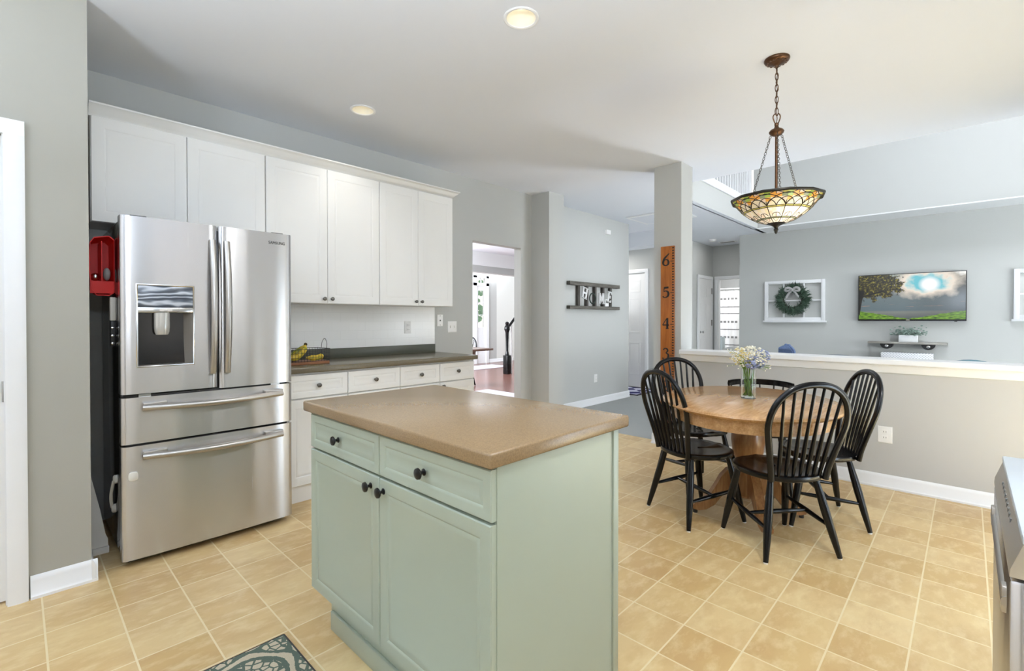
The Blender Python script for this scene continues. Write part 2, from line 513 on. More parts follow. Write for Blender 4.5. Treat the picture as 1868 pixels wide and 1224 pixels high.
def display_mat():
    t = NT('wavy_reflective_display')
    p = t.n('ShaderNodeTexCoord').outputs['Object']
    sep = t.n('ShaderNodeSeparateXYZ')
    t.l(p, sep.inputs[0])
    n = t.noise(t.mapped(p, scale=(5.0, 1, 14)), 1.0, 2, 0.5)
    w = t.math('SINE', t.math('ADD', t.math('MULTIPLY', sep.outputs[2], 230.0), t.math('MULTIPLY', n, 22.0)))
    f = t.math('MULTIPLY_ADD', w, 0.5, 0.5)
    return t.set(color=t.ramp(f, [(0.0, srgb(58, 64, 74)), (0.6, srgb(104, 112, 124)), (1.0, srgb(196, 202, 212))]), rough=0.25)


M['display'] = display_mat()


def woven():
    t = NT('white_woven_box')
    sep = t.n('ShaderNodeSeparateXYZ')
    t.l(t.pos(), sep.inputs[0])
    a = t.math('SINE', t.math('MULTIPLY', sep.outputs[1], 190))
    b = t.math('SINE', t.math('MULTIPLY', sep.outputs[2], 190))
    m = t.math('MULTIPLY', a, b)
    t.set(color=t.mix(t.math('GREATER_THAN', m, 0.25), (0.84, 0.84, 0.86, 1), (0.52, 0.53, 0.57, 1)), rough=0.7)
    return t.m


M['woven'] = woven()


def mat_pattern():
    t = NT('navy_white_mat')
    v = t.mapped(t.n('ShaderNodeTexCoord').outputs['Object'], rot=(0, 0, 0.8))
    ch = t.n('ShaderNodeTexChecker')
    ch.inputs['Scale'].default_value = 5.0
    ch.inputs['Color1'].default_value = (0.02, 0.02, 0.10, 1)
    ch.inputs['Color2'].default_value = (0.50, 0.50, 0.62, 1)
    t.l(v, ch.inputs['Vector'])
    return t.set(color=ch.outputs[0], rough=0.95)


M['mat'] = mat_pattern()

GLASS_COL = {}
for nm, c in dict(cream=(0.66, 0.60, 0.46), white=(0.68, 0.65, 0.60), pink=(0.66, 0.54, 0.46), amber=(0.70, 0.34, 0.07), green=(0.30, 0.42, 0.09), sage=(0.24, 0.28, 0.18), yellow=(0.56, 0.52, 0.16)).items():
    t = NT('stained_glass_' + nm)
    n = t.noise(t.n('ShaderNodeTexCoord').outputs['Object'], 30, 3)
    col = t.mix(n, tuple(x * 0.85 for x in c) + (1,), tuple(min(1, x * 1.1) for x in c) + (1,))
    tl = t.n('ShaderNodeBsdfTranslucent')
    t.l(col, tl.inputs[0])
    t.set(color=col, rough=0.15)
    mx = t.n('ShaderNodeMixShader')
    mx.inputs[0].default_value = 0.38
    t.l(t.b.outputs[0], mx.inputs[1])
    t.l(tl.outputs[0], mx.inputs[2])
    t.l(mx.outputs[0], t.t.nodes['Material Output'].inputs[0])
    GLASS_COL[nm] = t.m
M['came'] = plain('lead_came', (0.03, 0.027, 0.022, 1), 0.4, 0.6, var=0)


# ------------------------------------------------------------------ mesh builder
class MB:
    def __init__(s):
        s.bm = bmesh.new()

    def mark(s):
        return len(s.bm.verts)

    def xform(s, m, since=0):
        s.bm.verts.ensure_lookup_table()
        for v in s.bm.verts[since:]:
            v.co = m @ v.co

    def box(s, x0, x1, y0, y1, z0, z1, bev=0.0, seg=2):
        r = bmesh.ops.create_cube(s.bm, size=1.0)
        for v in r['verts']:
            v.co = Vector(((x0 + x1) / 2 + v.co.x * (x1 - x0), (y0 + y1) / 2 + v.co.y * (y1 - y0), (z0 + z1) / 2 + v.co.z * (z1 - z0)))
        if bev:
            es = {e for v in r['verts'] for e in v.link_edges}
            bmesh.ops.bevel(s.bm, geom=list(es), offset=bev, segments=seg, affect='EDGES', profile=0.5)
        return s

    def loft(s, loops, cap=True, closed=True):
        rings = [[s.bm.verts.new(p) for p in lp] for lp in loops]
        n = len(rings[0])
        for a, b in zip(rings, rings[1:]):
            for i in range(n if closed else n - 1):
                j = (i + 1) % n
                s.bm.faces.new((a[i], a[j], b[j], b[i]))
        if cap and closed:
            s.bm.faces.new(list(reversed(rings[0])))
            s.bm.faces.new(rings[-1])
        return s

    def tube(s, pts, rad, seg=8, closed=False, flat=1.0, up=None):
        pts = [Vector(p) for p in pts]
        n = len(pts)
        if not isinstance(rad, (list, tuple)):
            rad = [rad] * n
        loops = []
        prev = None
        for i, p in enumerate(pts):
            if closed:
                tg = pts[(i + 1) % n] - pts[i - 1]
            else:
                tg = pts[min(i + 1, n - 1)] - pts[max(i - 1, 0)]
            tg.normalize()
            if prev is None:
                ref = Vector(up) if up else (Vector((0, 0, 1)) if abs(tg.z) < 0.9 else Vector((1, 0, 0)))
                a = (ref - tg * ref.dot(tg)).normalized()
            else:
                a = (prev - tg * prev.dot(tg)).normalized()
            prev = a
            b = tg.cross(a)
            loops.append([p + a * (math.cos(k * 2 * math.pi / seg) * rad[i]) + b * (math.sin(k * 2 * math.pi / seg) * rad[i] * flat) for k in range(seg)])
        if closed:
            loops.append(loops[0])
            rings = [[s.bm.verts.new(q) for q in lp] for lp in loops[:-1]]
            rings.append(rings[0])
            # best start offset for the closing ring
            for a, b in zip(rings, rings[1:]):
                off = 0
                if b is rings[0]:
                    off = min(range(seg), key=lambda o: (a[0].co - b[o].co).length)
                for i in range(seg):
                    j = (i + 1) % seg
                    s.bm.faces.new((a[i], a[j], b[(j + off) % seg], b[(i + off) % seg]))
        else:
            s.loft(loops)
        return s

    def cyl(s, p, q, r0, r1=None, seg=20):
        return s.tube([p, q], [r0, r0 if r1 is None else r1], seg)

    def lathe(s, prof, c=(0, 0, 0), seg=32, axis='Z', cap=True):
        c = Vector(c)
        loops = []
        for r, h in prof:
            lp = []
            for k in range(seg):
                a = 2 * math.pi * k / seg
                u, v = math.cos(a) * r, math.sin(a) * r
                if axis == 'Z':
                    q = (u, v, h)
                elif axis == 'Y':
                    q = (v, h, u)
                elif axis == '-Y':
                    q = (u, -h, v)
                elif axis == '-X':
                    q = (-h, v, u)
                else:
                    q = (h, u, v)
                lp.append(c + Vector(q))
            loops.append(lp)
        return s.loft(loops, cap)

    def sphere(s, c, r, sub=2, sc=(1, 1, 1)):
        k = s.mark()
        bmesh.ops.create_icosphere(s.bm, subdivisions=sub, radius=1.0)
        s.xform(Matrix.Translation(c) @ Matrix.Diagonal((r * sc[0], r * sc[1], r * sc[2], 1)), k)
        return s

    def prism(s, poly, d0, d1, fn):
        """poly of (a, b); fn(a, b, d) -> point"""
        return s.loft([[fn(a, b, d0) for a, b in poly], [fn(a, b, d1) for a, b in poly]])

    def panel(s, P, U, V, N, w, h, prof):
        """rectangular loops (inset, offset along N) lofted; last one filled"""
        P, U, V, N = Vector(P), Vector(U), Vector(V), Vector(N)
        loops = []
        for d, e in prof:
            loops.append([P + U * a + V * b + N * e for a, b in ((d, d), (w - d, d), (w - d, h - d), (d, h - d))])
        return s.loft(loops)

    def build(s, name, mat, parent=None, smooth=True, world=True, ang=38):
        bmesh.ops.recalc_face_normals(s.bm, faces=s.bm.faces[:])
        if parent is not None and world:
            root = parent
            while root.parent:
                root = root.parent
            o = Vector(root.location)
            if o.length:
                for v in s.bm.verts:
                    v.co -= o
        if smooth:
            for f in s.bm.faces:
                f.smooth = True
            for e in s.bm.edges:
                e.smooth = not (len(e.link_faces) == 2 and e.calc_face_angle(0) > R(ang))
        me = bpy.data.meshes.new(name)
        s.bm.to_mesh(me)
        s.bm.free()
        for m in (mat if isinstance(mat, (list, tuple)) else [mat]):
            me.materials.append(m)
        ob = bpy.data.objects.new(name, me)
        COL.objects.link(ob)
        if parent is not None:
            ob.parent = parent
        return ob


def tag(o, label, cat, group=None, kind=None):
    o['label'] = label
    o['category'] = cat
    if group:
        o['group'] = group
    if kind:
        o['kind'] = kind
    return o


def thing(name, label, cat, loc=(0, 0, 0), rz=0.0, group=None):
    o = bpy.data.objects.new(name, None)
    o.empty_display_size = 0.1
    COL.objects.link(o)
    o.location = loc
    o.rotation_euler = (0, 0, rz)
    return tag(o, label, cat, group)


def dup(root, loc, rz, label, group=None, name=None):
    r = root.copy()
    COL.objects.link(r)
    r.location = loc
    r.rotation_euler = (0, 0, rz)
    r['label'] = label
    if group:
        r['group'] = group
    for ch in list(root.children):
        c = ch.copy()
        COL.objects.link(c)
        c.parent = r
        for g in list(ch.children):
            d = g.copy()
            COL.objects.link(d)
            d.parent = c
    return r


def struct(name, mb, mat, label, cat, smooth=True):
    return tag(mb.build(name, mat, None, smooth), label, cat, kind='structure')


def smoothpts(pts, n=6, closed=False):
    """Catmull-Rom through the points"""
    pts = [Vector(p) for p in pts]
    out = []
    m = len(pts)
    rng = range(m if closed else m - 1)
    for i in rng:
        g = lambda k: pts[k % m] if closed else pts[max(0, min(m - 1, k))]
        p0, p1, p2, p3 = g(i - 1), g(i), g(i + 1), g(i + 2)
        for j in range(n):
            t = j / n
            out.append(0.5 * ((2 * p1) + (p2 - p0) * t + (2 * p0 - 5 * p1 + 4 * p2 - p3) * t * t + (3 * p1 - p0 - 3 * p2 + p3) * t ** 3))
    if not closed:
        out.append(pts[-1])
    return out


PROF_DOOR = lambda t, fw: [(0.0, -t), (0.0, -0.003), (0.003, 0.0), (fw, 0.0), (fw + 0.008, -0.005), (fw + 0.014, -0.0035), (fw + 0.026, -0.0075)]


def knob(P, axis, mat, parent, big=1.0):
    mb = MB()
    mb.lathe([(0.009 * big, 0.0), (0.0085 * big, 0.002), (0.0045 * big, 0.005), (0.004 * big, 0.013), (0.011 * big, 0.016), (0.0145 * big, 0.020), (0.0135 * big, 0.0245), (0.006 * big, 0.0275), (0.0008, 0.028)], P, 20, axis)
    return mb.build('knob', mat, parent)


# ------------------------------------------------------------------ the setting
ZC = 2.743
b = MB()
b.box(-2.6, 4.52, -3.6, 3.96, -0.12, 0.0)
struct('floor', b, M['floor'], 'tan sheet vinyl floor with square tile pattern in the kitchen', 'floor', False)
b = MB()
b.box(4.52, 10.1, -3.6, 3.96, -0.12, -0.001)
b.box(6.7, 7.9, 3.96, 5.4, -0.12, -0.001)
struct('floor_hall', b, M['carpet'], 'grey carpet of the hall and living room beyond the table', 'floor', False)
b = MB()
b.box(2.9, 6.7, 3.96, 10.0, -0.12, -0.002)
b.box(6.7, 11.2, 5.4, 10.0, -0.12, -0.002)
struct('floor_foyer', b, M['cherry'], 'glossy red brown wood floor seen through the doorway', 'floor', False)
b = MB()
b.box(10.1, 12.4, 2.6, 5.4, -0.12, -0.001)
struct('floor_bathroom', b, M['plate'], 'pale bathroom floor behind the far doorway', 'floor', False)

# ceiling with two round openings for the recessed lights
DL = [(1.755, 1.620), (1.737, 3.153)]
b = MB()
S = 0.13
b.box(-2.6, DL[1][0] - S, -3.6, 3.96, ZC, ZC + 0.15)
b.box(DL[0][0] + S, 5.16, -3.6, 3.96, ZC, ZC + 0.15)
xa, xb = DL[1][0] - S, DL[0][0] + S
b.box(xa, xb, -3.6, DL[0][1] - S, ZC, ZC + 0.15)
b.box(xa, xb, DL[0][1] + S, DL[1][1] - S, ZC, ZC + 0.15)
b.box(xa, xb, DL[1][1] + S, 3.96, ZC, ZC + 0.15)
for cx, cy in DL:
    inner, outer = [], []
    angs = [2 * math.pi * k / 48 for k in range(48)]
    angs += [math.atan2(y_, x_) % (2 * math.pi) for x_ in (xa - cx, xb - cx) for y_ in (-S, S)]
    for a in sorted(set(round(q, 7) for q in angs)):
        ca, sa = math.cos(a), math.sin(a)
        inner.append((cx + 0.076 * ca, cy + 0.076 * sa, ZC))
        px = ((xb - cx) if ca > 0 else (cx - xa)) / abs(ca) if abs(ca) > 1e-6 else 9
        py = S / abs(sa) if abs(sa) > 1e-6 else 9
        q = min(px, py)
        outer.append((cx + q * ca, cy + q * sa, ZC))
    b.loft([inner, outer], cap=False)
b.box(5.16, 10.1, 2.60, 3.96, ZC, ZC + 0.15)
b.box(5.16, 8.56, 2.536, 2.60, ZC - 0.001, ZC + 0.01)
b.box(8.56, 10.1, 2.5, 2.60, ZC, ZC + 0.15)
b.box(8.6, 10.1, -3.6, 2.5, ZC, ZC + 0.15)
b.box(6.7, 10.1, 3.96, 5.4, ZC, ZC + 0.15)
struct('ceiling', b, M['ceiling'], 'white flat kitchen and hall ceiling', 'ceiling', False)
b = MB()
b.box(7.45, 7.77, 3.60, 5.3, 2.49, ZC)
struct('ceiling_soffit', b, M['ceiling'], 'lowered white soffit in front of the hall door', 'ceiling', False)
b = MB()
b.box(5.0, 9.2, -3.6, 5.0, 5.4, 5.5)
struct('ceiling_living', b, M['ceiling'], 'high white ceiling over the living room', 'ceiling', False)

# walls
b = MB()
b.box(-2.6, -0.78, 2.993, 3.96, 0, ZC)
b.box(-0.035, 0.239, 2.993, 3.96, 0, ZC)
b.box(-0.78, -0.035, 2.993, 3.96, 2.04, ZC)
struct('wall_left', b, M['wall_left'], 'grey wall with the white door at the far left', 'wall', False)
b = MB()
b.box(0.239, 3.395, 3.842, 3.95, 0, ZC)
b.box(4.158, 4.37, 3.842, 3.95, 0, ZC)
b.box(3.395, 4.158, 3.842, 3.95, 2.082, ZC)
struct('wall_back', b, M['wall'], 'grey kitchen wall behind the white cabinets with an open doorway', 'wall', False)
b = MB()
b.box(4.352, 4.635, 3.568, 3.95, 0, ZC)
struct('wall_column', b, M['wall'], 'narrow grey wall column right of the open doorway', 'wall', False)
b = MB()
b.box(4.635, 6.75, 3.90, 4.0, 0, ZC)
b.box(6.63, 6.75, 4.0, 5.3, 0, ZC)
struct('wall_hall', b, M['wall'], 'grey hall wall carrying the ladder sign', 'wall', False)
b = MB()
b.box(7.77, 7.9, 3.84, 4.16, 0, ZC)
b.box(7.77, 7.9, 4.92, 5.4, 0, ZC)
b.box(7.77, 7.9, 4.16, 4.92, 2.07, ZC)
b.box(6.63, 7.9, 5.3, 5.4, 0, ZC)
struct('wall_hall_end', b, M['wall'], 'grey wall around the white panelled hall door', 'wall', False)
b = MB()
b.box(7.9, 10.04, 3.84, 3.96, 0, ZC)
struct('wall_passage', b, M['wall'], 'short grey passage wall with a white door', 'wall', False)
b = MB()
b.box(10.04, 10.14, 3.73, 3.96, 0, ZC)
b.box(10.04, 10.14, 2.6, 3.73, 2.05, ZC)
struct('wall_passage_end', b, M['wall'], 'dark grey passage wall over the bathroom doorway', 'wall', False)
b = MB()
b.box(9.05, 10.14, -3.6, 2.985, 0, ZC)
struct('wall_living', b, M['wall'], 'grey living room wall behind the television', 'wall', False)
b = MB()
b.box(8.55, 9.2, -3.6, 2.60, ZC, 5.4)
struct('wall_living_upper', b, M['wall'], 'upper grey living room wall above the white ledge', 'wall', False)
b = MB()
b.box(8.52, 9.05, -3.6, 2.535, ZC - 0.012, ZC + 0.004)
struct('trim_1', b, M['white'], 'white underside ledge above the television wall', 'trim', False)
b = MB()
b.box(5.16, 8.55, 2.535, 2.62, ZC, 3.05)
struct('wall_balcony', b, M['wall'], 'grey face of the upstairs landing', 'wall', False)
b = MB()
b.box(5.16, 8.55, 2.515, 2.70, 3.05, 3.16, 0.006)
b.box(5.16, 8.55, 2.62, 5.0, 2.93, 3.05)
struct('trim_2', b, M['white'], 'white edge trim of the upstairs landing', 'trim', False)
b = MB()
b.box(5.0, 9.2, 3.9, 4.0, 3.0, 5.4)
struct('wall_loft', b, M['pale'], 'upstairs wall toned pale as if lit, behind the landing railing', 'wall', False)
b = MB()
b.box(4.402, 4.655, 1.982, 2.260, 0, ZC)
struct('wall_pillar', b, M['wall'], 'square grey pillar carrying the growth ruler', 'pillar', False)
b = MB()
b.box(4.412, 4.53, -0.70, 1.982, 0, 0.87)
struct('wall_half', b, M['wall_half'], 'beige half wall behind the dining table', 'wall', False)


def moulding(name, prof, runs, label):
    """prof of (out, z) extruded along X or Y"""
    mb = MB()
    for kind, a0, a1, base, sgn in runs:
        poly = prof
        if kind == 'Y':
            mb.prism(poly, a0, a1, lambda o, z, d, base=base, sgn=sgn: (base + sgn * o, d, z))
        else:
            mb.prism(poly, a0, a1, lambda o, z, d, base=base, sgn=sgn: (d, base + sgn * o, z))
    return struct(name, mb, M['white'], label, 'trim')


CAP = [(-0.16, 0.948), (0.052, 0.948), (0.058, 0.942), (0.058, 0.912), (0.050, 0.904), (0.034, 0.902), (0.030, 0.885), (0.018, 0.868), (0.012, 0.848), (0.0, 0.846), (-0.16, 0.846)]
moulding('trim_3', CAP, [('Y', -0.70, 1.978, 4.412, -1)], 'white moulded cap on top of the half wall')
BB = [(0, 0), (0.022, 0), (0.022, 0.012), (0.014, 0.022), (0.013, 0.078), (0.008, 0.092), (0.003, 0.10), (0, 0.10)]
moulding('baseboard_half_wall', BB, [('Y', -0.70, 1.985, 4.412, -1)], 'white baseboard along the half wall')
moulding('baseboard_left', BB, [('X', 0.035, 0.261, 2.993, -1), ('Y', 2.972, 3.20, 0.239, 1)], 'white baseboard by the fridge on the left wall')
moulding('baseboard_hall', BB, [('X', 4.635, 6.762, 3.90, -1)], 'white baseboard under the ladder sign')
moulding('baseboard_pillar', BB, [('Y', 1.985, 2.275, 4.402, -1), ('X', 4.388, 4.66, 2.26, 1)], 'white baseboard around the grey pillar')
moulding('baseboard_column', BB, [('X', 4.34, 4.65, 3.568, -1), ('Y', 3.56, 3.842, 4.352, -1)], 'white baseboard around the narrow wall column')
moulding('baseboard_foyer', BB, [('X', 9.24, 10.25, 9.8, -1)], 'white baseboard beside the front door')
moulding('baseboard_living', BB, [('Y', -3.5, 2.98, 9.05, -1)], 'white baseboard under the television wall')

# kitchen wall on the camera's right with a sink window and a patio door, and the breakfast-side wall
b = MB()
b.box(-2.6, -0.9, -0.80, -0.70, 0, ZC)
b.box(-0.9, 0.4, -0.80, -0.70, 0, 0.95)
b.box(-0.9, 0.4, -0.80, -0.70, 2.15, ZC)
b.box(0.4, 0.95, -0.80, -0.70, 0, ZC)
b.box(0.95, 1.42, -0.80, -0.70, 0, 0.95)
b.box(0.95, 1.42, -0.80, -0.70, 2.45, ZC)
b.box(1.42, 3.0, -0.80, -0.70, 0, ZC)
b.box(3.0, 4.3, -0.80, -0.70, 2.1, ZC)
b.box(4.3, 5.16, -0.80, -0.70, 0, ZC)
struct('wall_right', b, M['wall'], 'grey kitchen wall beside the camera', 'wall', False)
b = MB()
b.box(-2.60, -2.50, -0.8, -0.1, 0, ZC)
b.box(-2.60, -2.50, 2.5, 3.0, 0, ZC)
b.box(-2.60, -2.50, -0.1, 2.5, 0, 0.65)
b.box(-2.60, -2.50, -0.1, 2.5, 2.35, ZC)
struct('wall_front', b, M['wall'], 'grey wall with a wide window behind the camera', 'wall', False)
b = MB()
b.box(5.0, 5.35, -3.65, -3.5, 0, 5.4)
b.box(8.45, 9.2, -3.65, -3.5, 0, 5.4)
b.box(5.35, 8.45, -3.65, -3.5, 0, 1.2)
b.box(5.35, 8.45, -3.65, -3.5, 4.6, 5.4)
b.box(5.0, 5.16, -3.5, -0.8, 0, 5.4)
b.box(5.0, 5.16, -0.8, 5.0, ZC + 0.15, 5.4)
struct('wall_living_side', b, M['wall'], 'living room side wall with tall windows', 'wall', False)
# bathroom shell
b = MB()
b.box(12.3, 12.4, 2.6, 5.4, 0, ZC)
b.box(10.14, 12.4, 5.3, 5.4, 0, ZC)
b.box(10.14, 12.4, 2.5, 2.6, 0, ZC)
struct('wall_bathroom', b, M['wall'], 'pale grey bathroom wall behind the shower curtain', 'wall', False)
b = MB()
b.box(10.1, 12.4, 2.6, 5.4, ZC, ZC + 0.1)
struct('ceiling_bathroom', b, M['ceiling'], 'white bathroom ceiling', 'ceiling', False)

# dining room and foyer beyond the doorway
b = MB()
b.box(2.9, 10.3, 6.4, 6.55, 2.085, ZC)
b.box(2.9, 4.0, 6.4, 6.55, 0, 2.085)
struct('wall_dining_far', b, M['wall'], 'grey header over the wide opening into the foyer', 'wall', False)
moulding('trim_4', [(0, 2.21), (0.012, 2.21), (0.02, 2.24), (0.09, 2.40), (0.10, 2.44), (0, 2.44)], [('X', 2.9, 10.2, 6.4, -1)], 'white crown moulding on the dining room header')
b = MB()
b.box(2.9, 6.7, 3.95, 6.4, 2.44, 2.55)
b.box(6.7, 10.3, 5.4, 6.4, 2.44, 2.55)
b.box(2.9, 11.2, 6.55, 10.0, 3.6, 3.7)
struct('ceiling_dining', b, M['ceiling'], 'white dining room ceiling through the doorway', 'ceiling', False)
b = MB()
b.box(5.0, 7.66, 9.8, 9.95, 0, 3.6)
b.box(9.24, 9.58, 9.8, 9.95, 0, 3.6)
b.box(7.66, 9.24, 9.8, 9.95, 2.44, 3.6)
struct('wall_foyer', b, M['wall'], 'grey foyer wall around the front door', 'wall', False)
b = MB()
b.box(9.58, 11.2, 9.8, 9.95, 0, 3.6)
b.box(11.1, 11.2, 5.4, 9.8, 0, 3.6)
struct('wall_stair', b, M['pale'], 'wall toned pale as if sunlit, behind the stair newel', 'wall', False)
b = MB()
b.box(2.9, 3.0, 3.95, 4.3, 0, 2.6)
b.box(2.9, 3.0, 6.1, 10.0, 0, 3.6)
b.box(2.9, 3.0, 4.3, 6.1, 0, 0.6)
struct('wall_dining_side', b, M['wall'], 'dining room side wall with a window', 'wall', False)


# ------------------------------------------------------------------ doors of the setting
def raised(mb, P, U, V, N, w, h):
    mb.panel(P, U, V, N, w, h, [(0.0, -0.002), (0.0, 0.003), (0.012, 0.006), (0.024, 0.0015), (0.040, 0.0015), (0.060, 0.006)])


def casing(mb, fn, a0, a1, z1, w=0.065):
    """three sided moulded casing around an opening a0..a1 up to z1; fn(a, z, out) -> point"""
    for lo, hi in ((a0 - w, a0), (a1, a1 + w)):
        inner_low = lo == a1
        prof = [(lo, 0.0), (lo, 0.018), (lo + 0.012, 0.022), (hi - 0.012, 0.022), (hi, 0.018), (hi, 0.0)]
        mb.loft([[fn(a, 0.0, o) for a, o in prof], [fn(a, z1, o) for a, o in prof]])
    prof = [(z1, 0.0), (z1, 0.018), (z1 + 0.012, 0.022), (z1 + w - 0.012, 0.022), (z1 + w, 0.018), (z1 + w, 0.0)]
    mb.loft([[fn(a0 - w, z, o) for z, o in prof], [fn(a1 + w, z, o) for z, o in prof]])


d = thing('door_1', 'white door in a moulded frame at the far left edge', 'door', (-0.40, 3.03, 0))
d['kind'] = 'structure'
b = MB()
b.box(-0.775, -0.040, 3.030, 3.065, 0.008, 2.035)
for (x0, x1) in ((-0.68, -0.45), (-0.36, -0.13)):
    for (z0, z1) in ((0.2, 0.85), (1.0, 1.55), (1.68, 1.90)):
        raised(b, (x0, 3.030, z0), (1, 0, 0), (0, 0, 1), (0, -1, 0), x1 - x0, z1 - z0)
b.build('door_slab', M['door'], d)
b = MB()
casing(b, lambda a, z, o: (a, 2.993 - o, z), -0.78, -0.035, 2.035)
b.box(-0.79, -0.775, 2.993, 3.07, 0, 2.04)
b.box(-0.040, -0.030, 2.993, 3.07, 0, 2.04)
b.build('door_frame', M['white'], d)
b = MB()
b.cyl((-0.040, 3.022, 0.88), (-0.040, 3.022, 0.97), 0.007)
b.build('hinge', M['chrome'], d)

d = thing('door_2', 'white six panel door at the end of the hall', 'door', (7.77, 4.54, 0))
d['kind'] = 'structure'
b = MB()
b.box(7.785, 7.83, 4.165, 4.915, 0.01, 2.065)
for (y0, y1) in ((4.90 - 0.64, 4.90 - 0.375 - 0.03), (4.90 - 0.345 + 0.03 - 0.03, 4.90 - 0.09)):
    for (z0, z1) in ((0.22, 0.82), (0.98, 1.62), (1.72, 1.94)):
        raised(b, (7.785, y1, z0), (0, -1, 0), (0, 0, 1), (-1, 0, 0), y1 - y0, z1 - z0)
b.build('door_slab', M['door'], d)
b = MB()
casing(b, lambda a, z, o: (7.77 - o, a, z), 4.16, 4.92, 2.068)
b.build('door_frame', M['white'], d)
for z in (0.28, 1.08, 1.88):
    b = MB()
    b.box(7.775, 7.787, 4.150, 4.168, z, z + 0.10)
    b.build('hinge', M['pewter'], d)

d = thing('door_3', 'narrow white door in the passage behind the half wall', 'door', (9.6, 3.84, 0))
d['kind'] = 'structure'
b = MB()
b.box(9.30, 9.92, 3.815, 3.84, 0.01, 2.04)
for (x0, x1) in ((9.36, 9.58), (9.64, 9.86)):
    for (z0, z1) in ((0.2, 0.85), (1.0, 1.55), (1.68, 1.90)):
        raised(b, (x0, 3.815, z0), (1, 0, 0), (0, 0, 1), (0, -1, 0), x1 - x0, z1 - z0)
b.build('door_slab', M['door'], d)
b = MB()
casing(b, lambda a, z, o: (a, 3.84 - o - 0.008, z), 9.295, 9.925, 2.045)
b.build('door_frame', M['white'], d)
for z in (1.1, 1.75):
    b = MB()
    b.box(9.915, 9.93, 3.803, 3.816, z, z + 0.12)
    b.build('hinge', M['pewter'], d)
b = MB()
b.lathe([(0.025, 0), (0.025, 0.006), (0.010, 0.012), (0.010, 0.035), (0.026, 0.045), (0.026, 0.06), (0.012, 0.068)], (9.36, 3.815, 0.98), 16, '-Y')
b.build('door_knob', M['chrome'], d)

d = thing('door_4', 'white framed open bathroom doorway at the end of the passage', 'doorway', (10.04, 3.35, 0))
d['kind'] = 'structure'
b = MB()
casing(b, lambda a, z, o: (10.04 - o, a, z), 3.0, 3.73, 2.05)
b.box(10.04, 10.14, 3.715, 3.73, 0, 2.05)
b.build('door_frame', M['white'], d)

d = thing('door_5', 'white front door seen through the open doorway', 'door', (8.2, 9.8, 0))
d['kind'] = 'structure'
b = MB()
b.box(7.70, 8.66, 9.82, 9.87, 0.01, 2.20)
b.build('door_slab', M['door'], d)
b = MB()
b.box(7.62, 7.70, 9.77, 9.9, 0, 2.44)
b.box(8.66, 8.80, 9.77, 9.9, 0, 2.44)
b.box(9.15, 9.25, 9.77, 9.9, 0, 2.44)
b.box(7.62, 9.25, 9.77, 9.9, 2.38, 2.44)
b.box(7.62, 9.25, 9.77, 9.9, 2.16, 2.24)
b.build('door_frame', M['white'], d)

d = thing('window_1', 'tall narrow sidelight window beside the front door', 'window', (8.97, 9.8, 0))
d['kind'] = 'structure'
b = MB()
b.box(8.80, 8.86, 9.80, 9.86, 0, 2.16)
b.box(9.09, 9.15, 9.80, 9.86, 0, 2.16)
b.box(8.86, 9.09, 9.80, 9.86, 0, 1.0)
b.box(8.86, 9.09, 9.80, 9.86, 2.03, 2.16)
for z in (1.34, 1.69):
    b.box(8.86, 9.09, 9.82, 9.84, z, z + 0.02)
b.build('window_frame', M['white'], d)
b = MB()
b.box(8.86, 9.09, 9.828, 9.834, 1.0, 2.03)
b.build('pane', M['pane'], d)
d = thing('window_2', 'transom window above the front door', 'window', (8.5, 9.8, 2.24))
d['kind'] = 'structure'
b = MB()
b.box(7.70, 9.15, 9.828, 9.834, 2.24, 2.38)
b.build('pane', M['pane'], d)
b = MB()
for x in (8.18, 8.66, 8.98):
    b.box(x, x + 0.02, 9.815, 9.845, 2.24, 2.38)
b.build('window_bar', M['white'], d)
# shrubs outside the front door
sh = MB()
for k in range(420):
    p = Vector((random.uniform(6.5, 12), random.uniform(11.5, 13), random.uniform(0, 2.5)))
    kk = sh.mark()
    bmesh.ops.create_icosphere(sh.bm, subdivisions=1, radius=random.uniform(0.05, 0.14))
    sh.xform(Matrix.Translation(p), kk)
tag(sh.build('shrub', M['foliage']), 'green garden foliage outside the front door glass', 'shrub', kind='stuff')

# ------------------------------------------------------------------ recessed lights and pendant lamp
for i, (cx, cy) in enumerate(DL):
    t = thing('recessed_light', ['round recessed ceiling light at the top middle, the nearer one', 'round recessed ceiling light above the white cabinets, the farther one'][i], 'ceiling light', (cx, cy, ZC), 0, 'recessed ceiling lights')
    b = MB()
    pr = [(0.074, ZC + 0.002), (0.074, ZC - 0.004), (0.083, ZC - 0.006), (0.089, ZC - 0.003), (0.089, ZC + 0.0005)]
    b.lathe(pr + [pr[0]], (cx, cy, 0), 40, cap=False)
    b.build('trim_ring', M['white'], t)
    b = MB()
    b.lathe([(0.0735, ZC), (0.070, ZC + 0.03), (0.055, ZC + 0.085)], (cx, cy, 0), 40, cap=False)
    b.build('reflector', M['can'], t)
    b = MB()
    b.lathe([(0.054, ZC + 0.084), (0.048, ZC + 0.074), (0.02, ZC + 0.068), (0.001, ZC + 0.067)], (cx, cy, 0), 32)
    b.build('lamp', M['lamp'], t)

